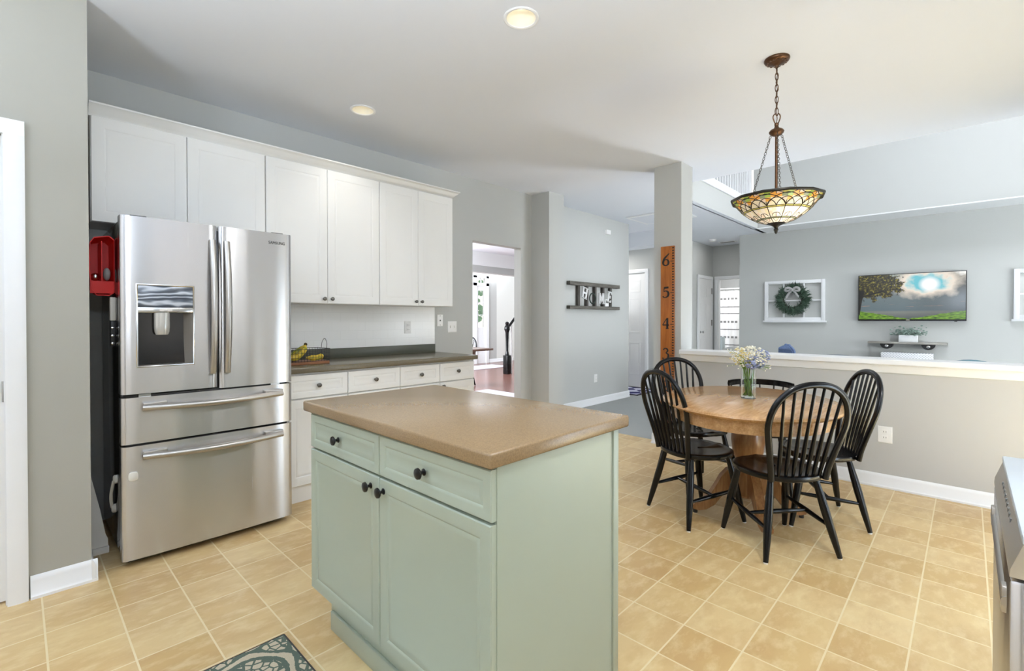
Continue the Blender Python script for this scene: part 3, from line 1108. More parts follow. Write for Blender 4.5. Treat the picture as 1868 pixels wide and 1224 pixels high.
PX, PY = 3.055, 0.807
t = thing('pendant_lamp', 'stained glass bowl pendant lamp hanging on a bronze chain above the table', 'pendant lamp', (PX, PY, ZC))
b = MB()
prof = [(0.066, ZC), (0.067, ZC - 0.006), (0.062, ZC - 0.016), (0.046, ZC - 0.024), (0.022, ZC - 0.032), (0.012, ZC - 0.038), (0.009, ZC - 0.05), (0.001, ZC - 0.052)]
b.lathe(prof, (PX, PY, 0), 36)
for k in range(14):
    a = 2 * math.pi * k / 14
    b.sphere((PX + 0.048 * math.cos(a), PY + 0.048 * math.sin(a), ZC - 0.022), 0.008, 1, (1, 1, 0.6))
b.build('canopy', M['bronze'], t)
b = MB()
z = ZC - 0.050
top_loop = 2.425
n = 8
ln = (z - top_loop) / n
for k in range(n):
    zc = z - ln * (k + 0.5)
    ang = (k % 2) * math.pi / 2 + 0.5
    pts = []
    for j in range(14):
        a = 2 * math.pi * j / 14
        hx = 0.0085 * math.cos(a)
        hz = (ln * 0.5 + 0.006) * math.sin(a)
        pts.append((PX + hx * math.cos(ang), PY + hx * math.sin(ang), zc + hz))
    b.tube(pts, 0.0021, 6, closed=True)
cord = [(PX + 0.004 * math.sin(q * 3.0), PY + 0.004 * math.cos(q * 3.0), z - (z - 2.36) * q / 8) for q in range(9)]
b.tube(cord, 0.0022, 6)
b.build('chain', M['bronze'], t)
b = MB()
loop = smoothpts([(0.0, 0, 2.360), (-0.017, 0, 2.392), (-0.020, 0, 2.412), (-0.008, 0, 2.428), (0.002, 0, 2.416), (0.010, 0, 2.430), (0.021, 0, 2.416), (0.017, 0, 2.392)], 4, True)
ca, sa = math.cos(R(-46)), math.sin(R(-46))
b.tube([(PX + p.x * ca, PY + p.x * sa, p.z) for p in loop], 0.0032, 8, closed=True)
b.lathe([(0.008, 2.375), (0.012, 2.368), (0.010, 2.355), (0.014, 2.345), (0.034, 2.334), (0.040, 2.324), (0.036, 2.314), (0.022, 2.303), (0.008, 2.298)], (PX, PY, 0), 28)
b.build('hanger_cap', M['bronze'], t)
b = MB()
b.cyl((PX, PY, 2.30), (PX, PY, 1.80), 0.0075)
b.build('stem', M['bronze'], t)
for k in range(3):
    a = R(-46 + 8) + 2 * math.pi * k / 3
    p0 = Vector((PX + 0.033 * math.cos(a), PY + 0.033 * math.sin(a), 2.308))
    p1 = Vector((PX + 0.150 * math.cos(a), PY + 0.150 * math.sin(a), 1.932))
    b = MB()
    m = 26
    dv = (p1 - p0)
    dn = dv.normalized()
    side1 = dn.cross(Vector((0, 0, 1))).normalized()
    side2 = dn.cross(side1)
    for j in range(m):
        c = p0 + dv * ((j + 0.5) / m)
        sd = side1 if j % 2 else side2
        pts = [c + sd * (0.0060 * math.cos(2 * math.pi * q / 8)) + dn * (0.0088 * math.sin(2 * math.pi * q / 8)) for q in range(8)]
        b.tube(pts, 0.0018, 5, closed=True)
    b.build('support_chain', M['pewter'], t)

SEG = 12                                            # facets of the bowl
ROWS = [(r_ * 0.905, 1.792 + (z_ - 1.792) * 0.85) for r_, z_ in [(0.262, 1.962), (0.247, 1.944), (0.232, 1.924), (0.214, 1.902), (0.193, 1.880), (0.184, 1.872), (0.162, 1.852), (0.140, 1.836), (0.116, 1.820), (0.106, 1.814), (0.075, 1.801), (0.040, 1.792)]]
SUB = 4


def bowl(a, row):
    r, z = ROWS[row]
    k = math.floor(a / (2 * math.pi / SEG))
    a0 = k * 2 * math.pi / SEG
    a1 = a0 + 2 * math.pi / SEG
    f = (a - a0) / (a1 - a0)
    x = r * (math.cos(a0) * (1 - f) + math.cos(a1) * f)
    y = r * (math.sin(a0) * (1 - f) + math.sin(a1) * f)
    return Vector((PX + x, PY + y, z))


def bowlf(a, fr):
    i = min(int(fr), len(ROWS) - 2)
    return bowl(a, i).lerp(bowl(a, i + 1), fr - i)


names = list(GLASS_COL)
ROWCOL = [['green', 'amber', 'pink', 'yellow'], ['green', 'amber', 'amber', 'sage'], ['amber', 'cream', 'cream', 'pink'], ['cream', 'cream', 'white', 'cream'], ['yellow'] * 4, ['white', 'cream', 'white', 'cream'], ['pink', 'white', 'white', 'cream'], ['white', 'pink', 'white', 'white'], ['sage'] * 4, ['white', 'white', 'pink', 'white'], ['white'] * 4]
b = MB()
NA = SEG * SUB
grid = [[b.bm.verts.new(bowl(2 * math.pi * k / NA + 1e-6, r)) for k in range(NA)] for r in range(len(ROWS))]
for r in range(len(ROWS) - 1):
    for k in range(NA):
        f = b.bm.faces.new((grid[r][k], grid[r][(k + 1) % NA], grid[r + 1][(k + 1) % NA], grid[r + 1][k]))
        f.material_index = names.index(ROWCOL[r][k % SUB])
shade = b.build('lamp_shade', [GLASS_COL[n_] for n_ in names], t, smooth=False)
b = MB()
for row in (4, 5, 8, 9):
    b.tube([bowl(2 * math.pi * k / SEG + 1e-6, row) for k in range(SEG)], 0.0023, 5, closed=True)
for k in range(SEG):
    b.tube([bowl(2 * math.pi * k / SEG + 1e-6, r) for r in range(3, len(ROWS))], 0.0022, 5)
# two rows of scallops and the small lower arches
st = 2 * math.pi / SEG
for k in range(SEG):
    a0 = k * st
    b.tube([bowlf(a0 + 1e-6 + st * q / 12 * 0.9999, 4 - 1.9 * math.sin(math.pi * q / 12) ** 0.7) for q in range(13)], 0.0021, 5)
    b.tube([bowlf(a0 + st * 0.5 + st * q / 12 * 0.9999, 4 - 1.9 * math.sin(math.pi * q / 12) ** 0.7) for q in range(13)], 0.0021, 5)
    b.tube([bowlf(a0 + st * (q / 12) * 2 * 0.9999, 4 - 3.0 * math.sin(math.pi * q / 12) ** 0.8) for q in range(13)], 0.0021, 5)
    b.tube([bowlf(a0 + st * 0.5 + st * (q / 12) * 0.9999, 0.1 + 1.1 * math.sin(math.pi * q / 12)) for q in range(13)], 0.0021, 5)
    b.tube([bowlf(a0 + st * 0.5 + 1e-6, r) for r in (0, 1.2)], 0.0019, 5)
    b.tube([bowlf(a0 + st * 0.5, r) for r in (4, 5)], 0.0019, 5)
    b.tube([bowlf(a0 + st * (0.16 + 0.68 * q / 8), 7.6 - 1.0 * math.sin(math.pi * q / 8) ** 0.5) for q in range(9)], 0.0019, 5)
    b.tube([bowlf(a0 + st * 0.5, r) for r in (6.6, 8)], 0.0019, 5)
    b.tube([bowlf(a0 + st * (0.2 + 0.6 * q / 6), 9 + 1.1 * math.sin(math.pi * q / 6)) for q in range(7)], 0.0013, 5)
b.build('lead_lines', M['came'], t)
b = MB()
b.loft([[bowl(2 * math.pi * k / SEG + 1e-6, 0) * 1.0 + Vector((math.cos(2 * math.pi * k / SEG) * o, math.sin(2 * math.pi * k / SEG) * o, zz)) for k in range(SEG)] for o, zz in ((0.003, -0.010), (0.008, -0.002), (0.006, 0.006), (-0.003, 0.006), (-0.003, -0.004), (0.003, -0.010))], cap=False)
b.build('rim', M['came'], t)
b = MB()
b.lathe([(0.048, 1.797), (0.047, 1.792), (0.030, 1.786), (0.014, 1.776), (0.009, 1.768), (0.012, 1.762), (0.0125, 1.756), (0.008, 1.750), (0.009, 1.746), (0.005, 1.738), (0.001, 1.733)], (PX, PY, 0), 24)
b.build('finial', M['came'], t)
dirp = Vector((0.69, -0.72, 0))
for k, a in enumerate((0.25, 2.4, 4.5)):
    p = Vector((PX + 0.080 * math.cos(a - 0.95), PY + 0.080 * math.sin(a - 0.95), 1.890))
    b = MB()
    b.sphere(p, 0.026, 2, (1, 1, 1.15))
    b.cyl(p + Vector((0, 0, 0.022)), p + Vector((0, 0, 0.055)), 0.013)
    b.tube([p + Vector((0, 0, 0.05)), Vector((PX, PY, 1.975))], 0.006)
    b.build('bulb', M['bulb'], t)
pl = bpy.data.lights.new('pendant_glow', 'POINT')
pl.energy, pl.color, pl.shadow_soft_size = 1.8, (1, 0.84, 0.62), 0.03
po = bpy.data.objects.new('pendant_glow', pl)
COL.objects.link(po)
po.location = (PX - 0.050, PY - 0.070, 1.880)
for cx, cy in DL:
    sl = bpy.data.lights.new('downlight_glow', 'SPOT')
    sl.energy, sl.color, sl.spot_size, sl.spot_blend, sl.shadow_soft_size = 15, (1, 0.96, 0.90), R(110), 0.8, 0.05
    so = bpy.data.objects.new('downlight_glow', sl)
    COL.objects.link(so)
    so.location = (cx, cy, ZC - 0.004)

# ------------------------------------------------------------------ fridge
FY = 2.990
F0, F1 = 0.352, 1.168
t = thing('refrigerator', 'stainless steel french door refrigerator with water dispenser and black sides', 'refrigerator', (0.76, 3.40, 0))
b = MB()
b.box(F0 + 0.004, F1 - 0.004, FY + 0.075, 3.74, 0.05, 1.735, 0.006)
b.box(F0 + 0.02, F1 - 0.02, FY + 0.03, FY + 0.09, 0.05, 1.73)
b.build('cabinet_body', M['fridge_side'], t)
b = MB()
b.box(F0 + 0.03, F1 - 0.03, FY + 0.06, FY + 0.085, 0.012, 0.055)
b.build('foot_grille', M['blackmat'], t)
for x in (F0 + 0.10, F1 - 0.10):
    for y in (FY + 0.12, 3.66):
        b = MB()
        b.cyl((x, y, 0.0), (x, y, 0.052), 0.022)
        b.build('foot', M['blackmat'], t)


def fridge_front(mb, x0, x1, z0, z1, hole=None, thick=0.072):
    """front with a slight horizontal bow over the whole fridge width, rolled edges; optional rectangular hole"""
    W = F1 - F0

    def yb(x):
        u = (x - (F0 + F1) / 2) / (W / 2)
        y = FY - 0.010 * (1 - u * u)
        for e in (x0, x1):
            dd = abs(x - e)
            if dd < 0.022:
                y += 0.012 * (1 - dd / 0.022) ** 2
        return y
    xs = [x0, x0 + 0.004, x0 + 0.010, x0 + 0.016, x0 + 0.022] + [x0 + 0.022 + (x1 - x0 - 0.044) * k / 18 for k in range(1, 18)] + [x1 - 0.022, x1 - 0.016, x1 - 0.010, x1 - 0.004, x1]
    zs = [z0, z1]
    if hole:
        hx0, hx1, hz0, hz1 = hole
        xs = sorted([x for x in xs if min(abs(x - hx0), abs(x - hx1)) > 0.006] + [hx0, hx1])
        zs = [z0, hz0, hz1, z1]
    vf = {}
    for i, x in enumerate(xs):
        for j, z_ in enumerate(zs):
            vf[i, j] = mb.bm.verts.new((x, yb(x), z_))
    vb = {}
    for i, x in enumerate(xs):
        for j in (0, len(zs) - 1):
            vb[i, j] = mb.bm.verts.new((x, FY + thick, zs[j]))
    J = len(zs) - 1
    for i in range(len(xs) - 1):
        for j in range(J):
            if hole and hx0 - 1e-5 <= xs[i] and xs[i + 1] <= hx1 + 1e-5 and j == 1:
                continue
            mb.bm.faces.new((vf[i, j], vf[i + 1, j], vf[i + 1, j + 1], vf[i, j + 1]))
        mb.bm.faces.new((vf[i, 0], vb[i, 0], vb[i + 1, 0], vf[i + 1, 0]))
        mb.bm.faces.new((vf[i, J], vf[i + 1, J], vb[i + 1, J], vb[i, J]))
    for i in (0, len(xs) - 1):
        for j in range(J):
            if j == 0:
                pass
        mb.bm.faces.new([vf[i, j] for j in range(J + 1)] + [vb[i, J], vb[i, 0]])
    bk = len(xs) - 1
    mb.bm.faces.new((vb[0, 0], vb[bk, 0], vb[bk, J], vb[0, J]))
    return yb


H = (0.412, 0.659, 0.998, 1.416)
b = MB()
yb = fridge_front(b, F0, 0.766, 0.866, 1.752, hole=H)
ld = b.build('door', M['steel'], t)
b = MB()
fridge_front(b, 0.776, F1, 0.858, 1.752)
rd = b.build('door', M['steel'], t)
b = MB()
fridge_front(b, F0, F1, 0.618, 0.848)
dr1 = b.build('drawer', M['steel'], t)
b = MB()
fridge_front(b, F0, F1, 0.040, 0.606)
dr2 = b.build('drawer', M['steel'], t)

# dispenser recess
b = MB()
x0, x1, z0, z1 = H
yf = FY - 0.006
fr_ = [(-0.001, 0.012), (-0.001, -0.002), (0.003, -0.004), (0.007, -0.002), (0.008, 0.012)]
b.loft([[(xx_, yf + e, zz_) for xx_, zz_ in ((x0 + d_, z0 + d_), (x1 - d_, z0 + d_), (x1 - d_, z1 - d_), (x0 + d_, z1 - d_))] for d_, e in fr_], cap=False)
b.build('dispenser_frame', M['chrome'], ld)
b = MB()
zt = 1.272
back = FY + 0.065
b.loft([[(x0 + 0.008, yf, z0 + 0.006), (x1 - 0.008, yf, z0 + 0.006), (x1 - 0.008, yf, zt), (x0 + 0.008, yf, zt)],
        [(x0 + 0.014, back - 0.02, z0 + 0.012), (x1 - 0.050, back - 0.02, z0 + 0.012), (x1 - 0.075, back, zt), (x0 + 0.014, back, zt)]], cap=False)
b.bm.faces.new([b.bm.verts[:][i] for i in (4, 5, 6, 7)])
cav = plain('dispenser_taupe', (0.15, 0.135, 0.115, 1), 0.3, var=0.0)
b.build('dispenser_cavity', cav, ld)
b = MB()
b.box(x0 + 0.006, x1 - 0.006, yf - 0.002, back, 1.272, 1.300, 0.003)
for xx in (0.507, 0.541):
    b.box(xx, xx + 0.020, yf - 0.004, yf, 1.281, 1.291)
b.build('dispenser_control_strip', M['chrome'], ld)
b = MB()
b.box(x0 + 0.006, x1 - 0.006, yf - 0.001, yf + 0.02, 1.300, z1 - 0.006, 0.004)
b.build('display_panel', M['display'], ld)
b = MB()
b.loft([[(0.519 + r * math.cos(q * math.pi / 10), FY + 0.005 + r * 0.7 * math.sin(q * math.pi / 10), zz) for q in range(20)] for r, zz in ((0.034, 1.272), (0.034, 1.20), (0.032, 1.175), (0.026, 1.160))])
b.build('dispenser_nozzle', plain('smoked_clear_plastic', (0.50, 0.49, 0.46, 1), 0.1, 0.3, var=0), ld)


def bar_handle(pts, r, parent, name='handle', flat=1.0, up=None):
    mb = MB()
    pp = smoothpts(pts, 8)
    n = len(pp)
    mb.tube(pp, r, 12, flat=flat, up=up)
    for q in (pts[0], pts[-1]):
        pass
    return mb.build(name, M['steel_h'], parent)


for xx, par in ((0.742, ld), (0.811, rd)):
    mb = MB()
    pp = smoothpts([(xx, FY - 0.020, 0.945), (xx, FY - 0.046, 1.12), (xx, FY - 0.056, 1.31), (xx, FY - 0.046, 1.50), (xx, FY - 0.020, 1.67)], 8)
    mb.tube(pp, 0.0165, 14, flat=0.75, up=(1, 0, 0))
    for z_ in (0.965, 1.65):
        mb.box(xx - 0.012, xx + 0.012, FY - 0.028, FY + 0.004, z_ - 0.02, z_ + 0.02, 0.003)
    mb.build('handle', M['steel_h'], par)
for zz, par in ((0.797, dr1), (0.553, dr2)):
    mb = MB()
    pp = smoothpts([(0.433, FY - 0.026, zz), (0.60, FY - 0.050, zz - 0.004), (0.766, FY - 0.060, zz - 0.006), (0.93, FY - 0.050, zz - 0.004), (1.101, FY - 0.026, zz)], 8)
    mb.tube(pp, 0.0165, 14, up=(0, 0, 1))
    for xx in (0.485, 1.055):
        mb.box(xx - 0.05, xx + 0.05, FY - 0.030, FY + 0.002, zz + 0.008, zz + 0.024, 0.003)
    mb.build('handle', M['steel_h'], par)
for xx in (F0 + 0.07, F1 - 0.12):
    b = MB()
    b.box(xx, xx + 0.05, FY + 0.01, FY + 0.05, 0.847, 0.862)
    b.build('hinge', M['chrome'], t)
for xx in (F0 + 0.04, F1 - 0.11):
    b = MB()
    b.box(xx, xx + 0.07, FY + 0.02, FY + 0.14, 1.735, 1.760, 0.004)
    b.build('hinge_cover', M['blackmat'], t)


def text_mesh(name, body, size, mat, parent, P, U, V, depth=0.001, align='LEFT', xs=1.0):
    """lettering as a thin raised mesh lying in the plane U, V at P"""
    cu = bpy.data.curves.new(name, 'FONT')
    cu.body, cu.size, cu.extrude, cu.align_x = body, size, depth, align
    ob = bpy.data.objects.new(name, cu)
    COL.objects.link(ob)
    dg = bpy.context.evaluated_depsgraph_get()
    me = bpy.data.meshes.new_from_object(ob.evaluated_get(dg))
    bpy.data.objects.remove(ob)
    bpy.data.curves.remove(cu)
    P, U, V = Vector(P), Vector(U), Vector(V)
    N = U.cross(V)
    root = parent
    while root.parent:
        root = root.parent
    off = Vector(root.location)
    for v in me.vertices:
        c = v.co
        v.co = P + U * c.x * xs + V * c.y + N * c.z - off
    me.materials.append(mat)
    o = bpy.data.objects.new(name, me)
    COL.objects.link(o)
    o.parent = parent
    return o


text_mesh('lettering', 'SAMSUNG', 0.024, M['ink'], rd, (1.034, FY - 0.0062, 1.686), (1, 0.035, 0), (0, 0, 1), 0.0006, xs=0.86)

# child safety latch: a strap on the fridge side and a pad on the drawer front
t = thing('safety_latch', 'ivory child safety strap stuck on the black fridge side', 'latch', (F0, 3.21, 0.22))
for (yy, zz) in ((3.175, 0.412), (3.235, 0.245)):
    b = MB()
    b.lathe([(0.022, 0.0), (0.022, 0.010), (0.017, 0.016), (0.002, 0.017)], (F0 + 0.0035, yy, zz), 20, '-X')
    b.build('pad', M['strap'], t)
b = MB()
b.tube(smoothpts([(F0 - 0.010, 3.175, 0.405), (F0 - 0.018, 3.195, 0.34), (F0 - 0.016, 3.22, 0.29), (F0 - 0.010, 3.235, 0.25)], 5), 0.007, 8, flat=0.5)
b.build('strap', M['strap'], t)
b = MB()
ol = [(0.397 + 0.019 * math.copysign(abs(math.cos(a)) ** 0.6, math.cos(a)), 0.458 + 0.022 * math.copysign(abs(math.sin(a)) ** 0.6, math.sin(a))) for a in [k * math.pi / 14 for k in range(28)]]
yy = FY - 0.003
b.loft([[(x, yy + 0.004, z_) for x, z_ in ol], [(x, yy - 0.005, z_) for x, z_ in ol], [(0.397 + (x - 0.397) * 0.8, yy - 0.008, 0.458 + (z_ - 0.458) * 0.8) for x, z_ in ol]])
o = tag(b.build('latch_pad', M['strap']), 'round ivory pad stuck low on the bottom fridge drawer', 'latch')
o = None

# red caddy hung on the fridge side, with bits inside
t = thing('magnetic_caddy', 'red plastic two pocket caddy hanging on the black fridge side', 'caddy', (F0, 3.30, 1.37))
b = MB()
cx0 = F0 + 0.002
prof_o = [(cx0, 1.37), (cx0 - 0.075, 1.37), (cx0 - 0.098, 1.42), (cx0 - 0.092, 1.64), (cx0 - 0.06, 1.665), (cx0, 1.66)]
# tray body: open towards -Y like a bin seen from the front
Y0, Y1 = 3.20, 3.38
tk = 0.004
def shellY(y, ins):
    c = (cx0 - 0.048, 1.52)
    out = []
    for x, z_ in [(cx0, 1.38), (cx0 - 0.02, 1.362), (cx0 - 0.07, 1.362), (cx0 - 0.09, 1.39), (cx0 - 0.098, 1.50), (cx0 - 0.094, 1.63), (cx0 - 0.078, 1.655), (cx0 - 0.02, 1.668), (cx0, 1.65)]:
        d_ = Vector((c[0] - x, 0, c[1] - z_)).normalized() * ins
        out.append((x + d_.x, y, z_ + d_.z))
    return out
b.loft([shellY(Y1, 0.010), shellY(Y0 + 0.01, 0.0), shellY(Y0, -0.002), shellY(Y0, 0.003), shellY(Y0 + 0.01, 0.005), shellY(Y1 - 0.006, 0.015)], cap=True)
b.build('caddy_body', M['red'], t)
b = MB()
b.box(cx0 - 0.095, cx0 - 0.002, Y0 + 0.006, Y0 + 0.012, 1.372, 1.435)
b.box(cx0 - 0.050, cx0 - 0.046, Y0 + 0.012, Y1 - 0.01, 1.435, 1.64)
b.box(cx0 - 0.092, cx0 - 0.003, Y0 + 0.012, Y1 - 0.01, 1.428, 1.434)
b.build('divider', M['red'], t)
for nm, c_, mt, lb, ct, sc in (('steel_ball_cap', (cx0 - 0.071, Y0 + 0.05, 1.4575), M['chrome'], 'shiny round metal cap in the left pocket of the red caddy', 'cap', (1, 1, 1)),
                               ('grey_sponge', (cx0 - 0.025, Y0 + 0.05, 1.474), M['armgrey'], 'grey sponge in the right pocket of the red caddy', 'sponge', (0.6, 0.9, 1.3))):
    b = MB()
    b.sphere(c_, 0.0205 if 'steel' in nm else 0.026, 3, sc)
    tag(b.build(nm, mt), lb, ct)
# stacked cream magnets / black clip below the caddy
t = thing('magnetic_clip', 'cream and black magnetic clip below the red caddy', 'clip', (F0, 3.185, 1.1))
b = MB()
b.box(F0 - 0.020, F0 + 0.004, 3.17, 3.20, 1.232, 1.352, 0.004)
b.build('clip_bar', M['strap'], t)
b = MB()
b.box(F0 - 0.018, F0 + 0.004, 3.17, 3.20, 1.10, 1.230, 0.003)
b.build('clip_base', M['blackmat'], t)
for z_ in (1.115, 1.155, 1.195):
    b = MB()
    b.lathe([(0.007, 0), (0.006, 0.003), (0.001, 0.004)], (F0 - 0.010, 3.17, z_), 12, '-Y')
    b.build('rivet', M['chrome'], t)
# white board leaning in the gap
b = MB()
prof = [(0.245, 0.010), (0.332, 0.008), (0.330, 0.07), (0.320, 0.10), (0.298, 0.24), (0.269, 0.39), (0.252, 0.48), (0.245, 0.48)]
b.prism(prof, 3.30, 3.315, lambda x, z_, d_: (x, d_, z_))
b.box(0.266, 0.334, 3.285, 3.30, 0.0, 0.035, 0.003)
tag(b.build('leaning_panel', M['board']), 'scuffed white offcut panel standing in the gap left of the fridge', 'panel')


# ------------------------------------------------------------------ cabinets on the back wall
def front_negY(name, x0, x1, z0, z1, y, mat, parent, fw=0.055, t=0.02):
    mb = MB()
    mb.panel((x0, y, z0), (1, 0, 0), (0, 0, 1), (0, -1, 0), x1 - x0, z1 - z0, PROF_DOOR(t, fw))
    return mb.build(name, mat, parent)


YU = 3.508
UPP = [('white two door wall cabinet above the refrigerator', 0.290, 1.197, 1.786, 0.741, False),
       ('white two door wall cabinet in the middle of the upper row', 1.199, 2.078, 1.357, 1.638, True),
       ('white two door wall cabinet at the right end beside the doorway', 2.080, 2.853, 1.357, 2.463, True)]
for lb, x0, x1, z0, xm, kn in UPP:
    t = thing('wall_cabinet', lb, 'cabinet', ((x0 + x1) / 2, 3.842, z0), 0, 'white wall cabinets')
    b = MB()
    b.box(x0, x1, YU + 0.021, 3.840, z0 - 0.001, 2.392)
    b.build('cabinet_body', M['cab'], t)
    for k, (a, c) in enumerate(((x0 + 0.002, xm - 0.0015), (xm + 0.0015, x1 - 0.002))):
        dd = front_negY('door', a, c, z0, 2.370, YU, M['cab'], t)
        if kn:
            knob(((xm - 0.030) if k == 0 else (xm + 0.030), YU, z0 + 0.036), '-Y', M['pewter'], dd)
# crown
b = MB()
CR = [(0.0, 2.372), (0.004, 2.372), (0.010, 2.384), (0.018, 2.388), (0.024, 2.400), (0.044, 2.414), (0.050, 2.424), (0.060, 2.428), (0.060, 2.437), (0.0, 2.437)]
XR = 2.853
b.loft([[(0.282, YU + 0.021 - o, z_) for o, z_ in CR], [(XR + o, YU + 0.021 - o, z_) for o, z_ in CR], [(XR + o, 3.840, z_) for o, z_ in CR]])
tag(b.build('crown_moulding', M['cab']), 'white crown moulding running along the top of the wall cabinets', 'moulding')

YL = 3.236
LOW = [('white base cabinet right of the fridge with two drawers', 1.222, 2.098, 1.660), ('white base cabinet at the right end next to the doorway', 2.098, 2.880, 2.490)]
for lb, x0, x1, xm in LOW:
    t = thing('base_cabinet', lb, 'cabinet', ((x0 + x1) / 2, 3.842, 0), 0, 'white base cabinets')
    b = MB()
    b.box(x0, x1, YL + 0.021, 3.840, 0.10, 0.875)
    b.build('cabinet_body', M['cab'], t)
    b = MB()
    b.box(x0, x1, YL + 0.022, YL + 0.05, 0.0, 0.10)
    b.build('toe_board', M['cab'], t)
    for k, (a, c) in enumerate(((x0 + 0.003, xm - 0.0025), (xm + 0.0025, x1 - 0.003))):
        dd = front_negY('drawer', a, c, 0.705, 0.860, YL, M['cab'], t, 0.036)
        knob(((a + c) / 2, YL, 0.785), '-Y', M['pewter'], dd, 1.1)
        dd = front_negY('door', a, c, 0.115, 0.697, YL, M['cab'], t)
        knob((xm - 0.03 if k == 0 else xm + 0.03, YL, 0.665), '-Y', M['pewter'], dd, 1.1)
t = thing('countertop', 'long brown laminate countertop on the white base cabinets', 'countertop', (2.04, 3.5, 0.875))
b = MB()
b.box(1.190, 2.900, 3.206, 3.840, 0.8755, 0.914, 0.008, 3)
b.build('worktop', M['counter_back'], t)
b = MB()
b.box(1.190, 2.885, 3.822, 3.8415, 0.913, 0.993, 0.003)
b.build('backsplash_lip', plain('dark_olive_laminate', (0.085, 0.088, 0.065, 1), 0.35, var=0.1, vscale=120), t)['label'] = 'dark olive strip'
b = MB()
b.box(1.190, 2.885, 3.834, 3.8419, 0.9935, 1.3555)
tag(b.build('tile_backsplash', M['subway'], smooth=False), 'white tile backsplash between worktop and wall cabinets', 'backsplash', kind='structure')


def plate(name, label, cat, P, U, N, w, h, kind, group=None):
    """wall plate at P (centre) in plane U x Z, facing N"""
    t = thing(name, label, cat, P, 0, group)
    U, N, Z = Vector(U), Vector(N), Vector((0, 0, 1))
    P = Vector(P)
    mb = MB()
    mb.panel(P - U * w / 2 - Z * h / 2, U, Z, N, w, h, [(0.0, -0.0005), (0.0, 0.003), (0.004, 0.006), (0.006, 0.0062)])
    mb.build('cover_plate', M['plate'], t)

    def blk(nm, u, z_, ww, hh, d0, d1, m):
        q = MB()
        q.panel(P + U * (u - ww / 2) + Z * (z_ - hh / 2), U, Z, N, ww, hh, [(0, d0), (0, d1), (min(ww, hh) * 0.1, d1 + 0.0006)])
        return q.build(nm, m, t)
    if kind == 'outlet':
        for s in (-1, 1):
            so = blk('socket', 0, s * 0.021, 0.034, 0.030, 0.005, 0.0078, M['plate'])
            for u in (-0.007, 0.007):
                q = MB()
                q.panel(P + U * (u - 0.0015) + Z * (s * 0.021 - 0.004), U, Z, N, 0.003, 0.010, [(0, 0.007), (0, 0.0088)])
                sl_ = q.build('slot', M['slot'], so)
    elif kind == 'switch2':
        for u in (-0.024, 0.024):
            blk('toggle', u, 0.0, 0.011, 0.026, 0.005, 0.013, M['plate'])
    elif kind == 'jack':
        blk('jack', 0, 0.0, 0.014, 0.014, 0.005, 0.009, M['slot'])
        for s in (-1, 1):
            blk('screw', 0, s * 0.045, 0.007, 0.007, 0.005, 0.007, M['slot'])
    return t


plate('wall_outlet', 'white outlet on the tile backsplash under the wall cabinets', 'outlet', (2.57, 3.834, 1.161), (1, 0, 0), (0, -1, 0), 0.075, 0.117, 'outlet', 'wall outlets')
plate('jack_plate', 'narrow white jack plate just right of the backsplash', 'wall plate', (2.955, 3.842, 1.225), (1, 0, 0), (0, -1, 0), 0.072, 0.117, 'jack')
plate('light_switch', 'double light switch plate beside the doorway', 'switch', (3.112, 3.842, 1.160), (1, 0, 0), (0, -1, 0), 0.116, 0.117, 'switch2')
plate('wall_outlet', 'small white outlet low on the hall wall', 'outlet', (5.823, 3.90, 0.378), (1, 0, 0), (0, -1, 0), 0.075, 0.117, 'outlet', 'wall outlets')
plate('wall_outlet', 'white outlet low on the beige half wall', 'outlet', (4.412, 0.434, 0.391), (0, -1, 0), (-1, 0, 0), 0.085, 0.120, 'outlet', 'wall outlets')
b = MB()
b.box(6.06, 6.17, 3.862, 3.8995, 2.50, 2.565, 0.006)
tag(b.build('door_chime', M['plate']), 'small white chime box high on the hall wall', 'chime')
b = MB()
b.lathe([(0.070, ZC), (0.068, ZC - 0.02), (0.055, ZC - 0.035), (0.002, ZC - 0.036)], (9.14, 3.50, 0), 24)
tag(b.build('smoke_detector', M['plate']), 'round white smoke detector on the passage ceiling', 'smoke detector')
t = thing('access_panel', 'thin white access panel on the hall ceiling near the ladder sign', 'access panel', (6.56, 3.26, ZC))
b = MB()
b.box(6.24, 6.88, 2.86, 3.66, ZC - 0.018, ZC - 0.0005, 0.004)
b.build('frame', M['white'], t)
b = MB()
b.box(6.29, 6.83, 2.91, 3.61, ZC - 0.021, ZC - 0.017)
b.build('panel', M['ceiling'], t)
t = thing('ceiling_vent', 'small white ceiling vent in the passage near the bathroom', 'vent', (9.6, 3.39, ZC))
b = MB()
b.box(9.53, 9.67, 3.24, 3.54, ZC - 0.008, ZC)
b.build('frame', M['plate'], t)
b = MB()
for k in range(5):
    b.box(9.545 + k * 0.024, 9.555 + k * 0.024, 3.26, 3.52, ZC - 0.011, ZC - 0.008)
b.build('slats', M['armgrey'], t)

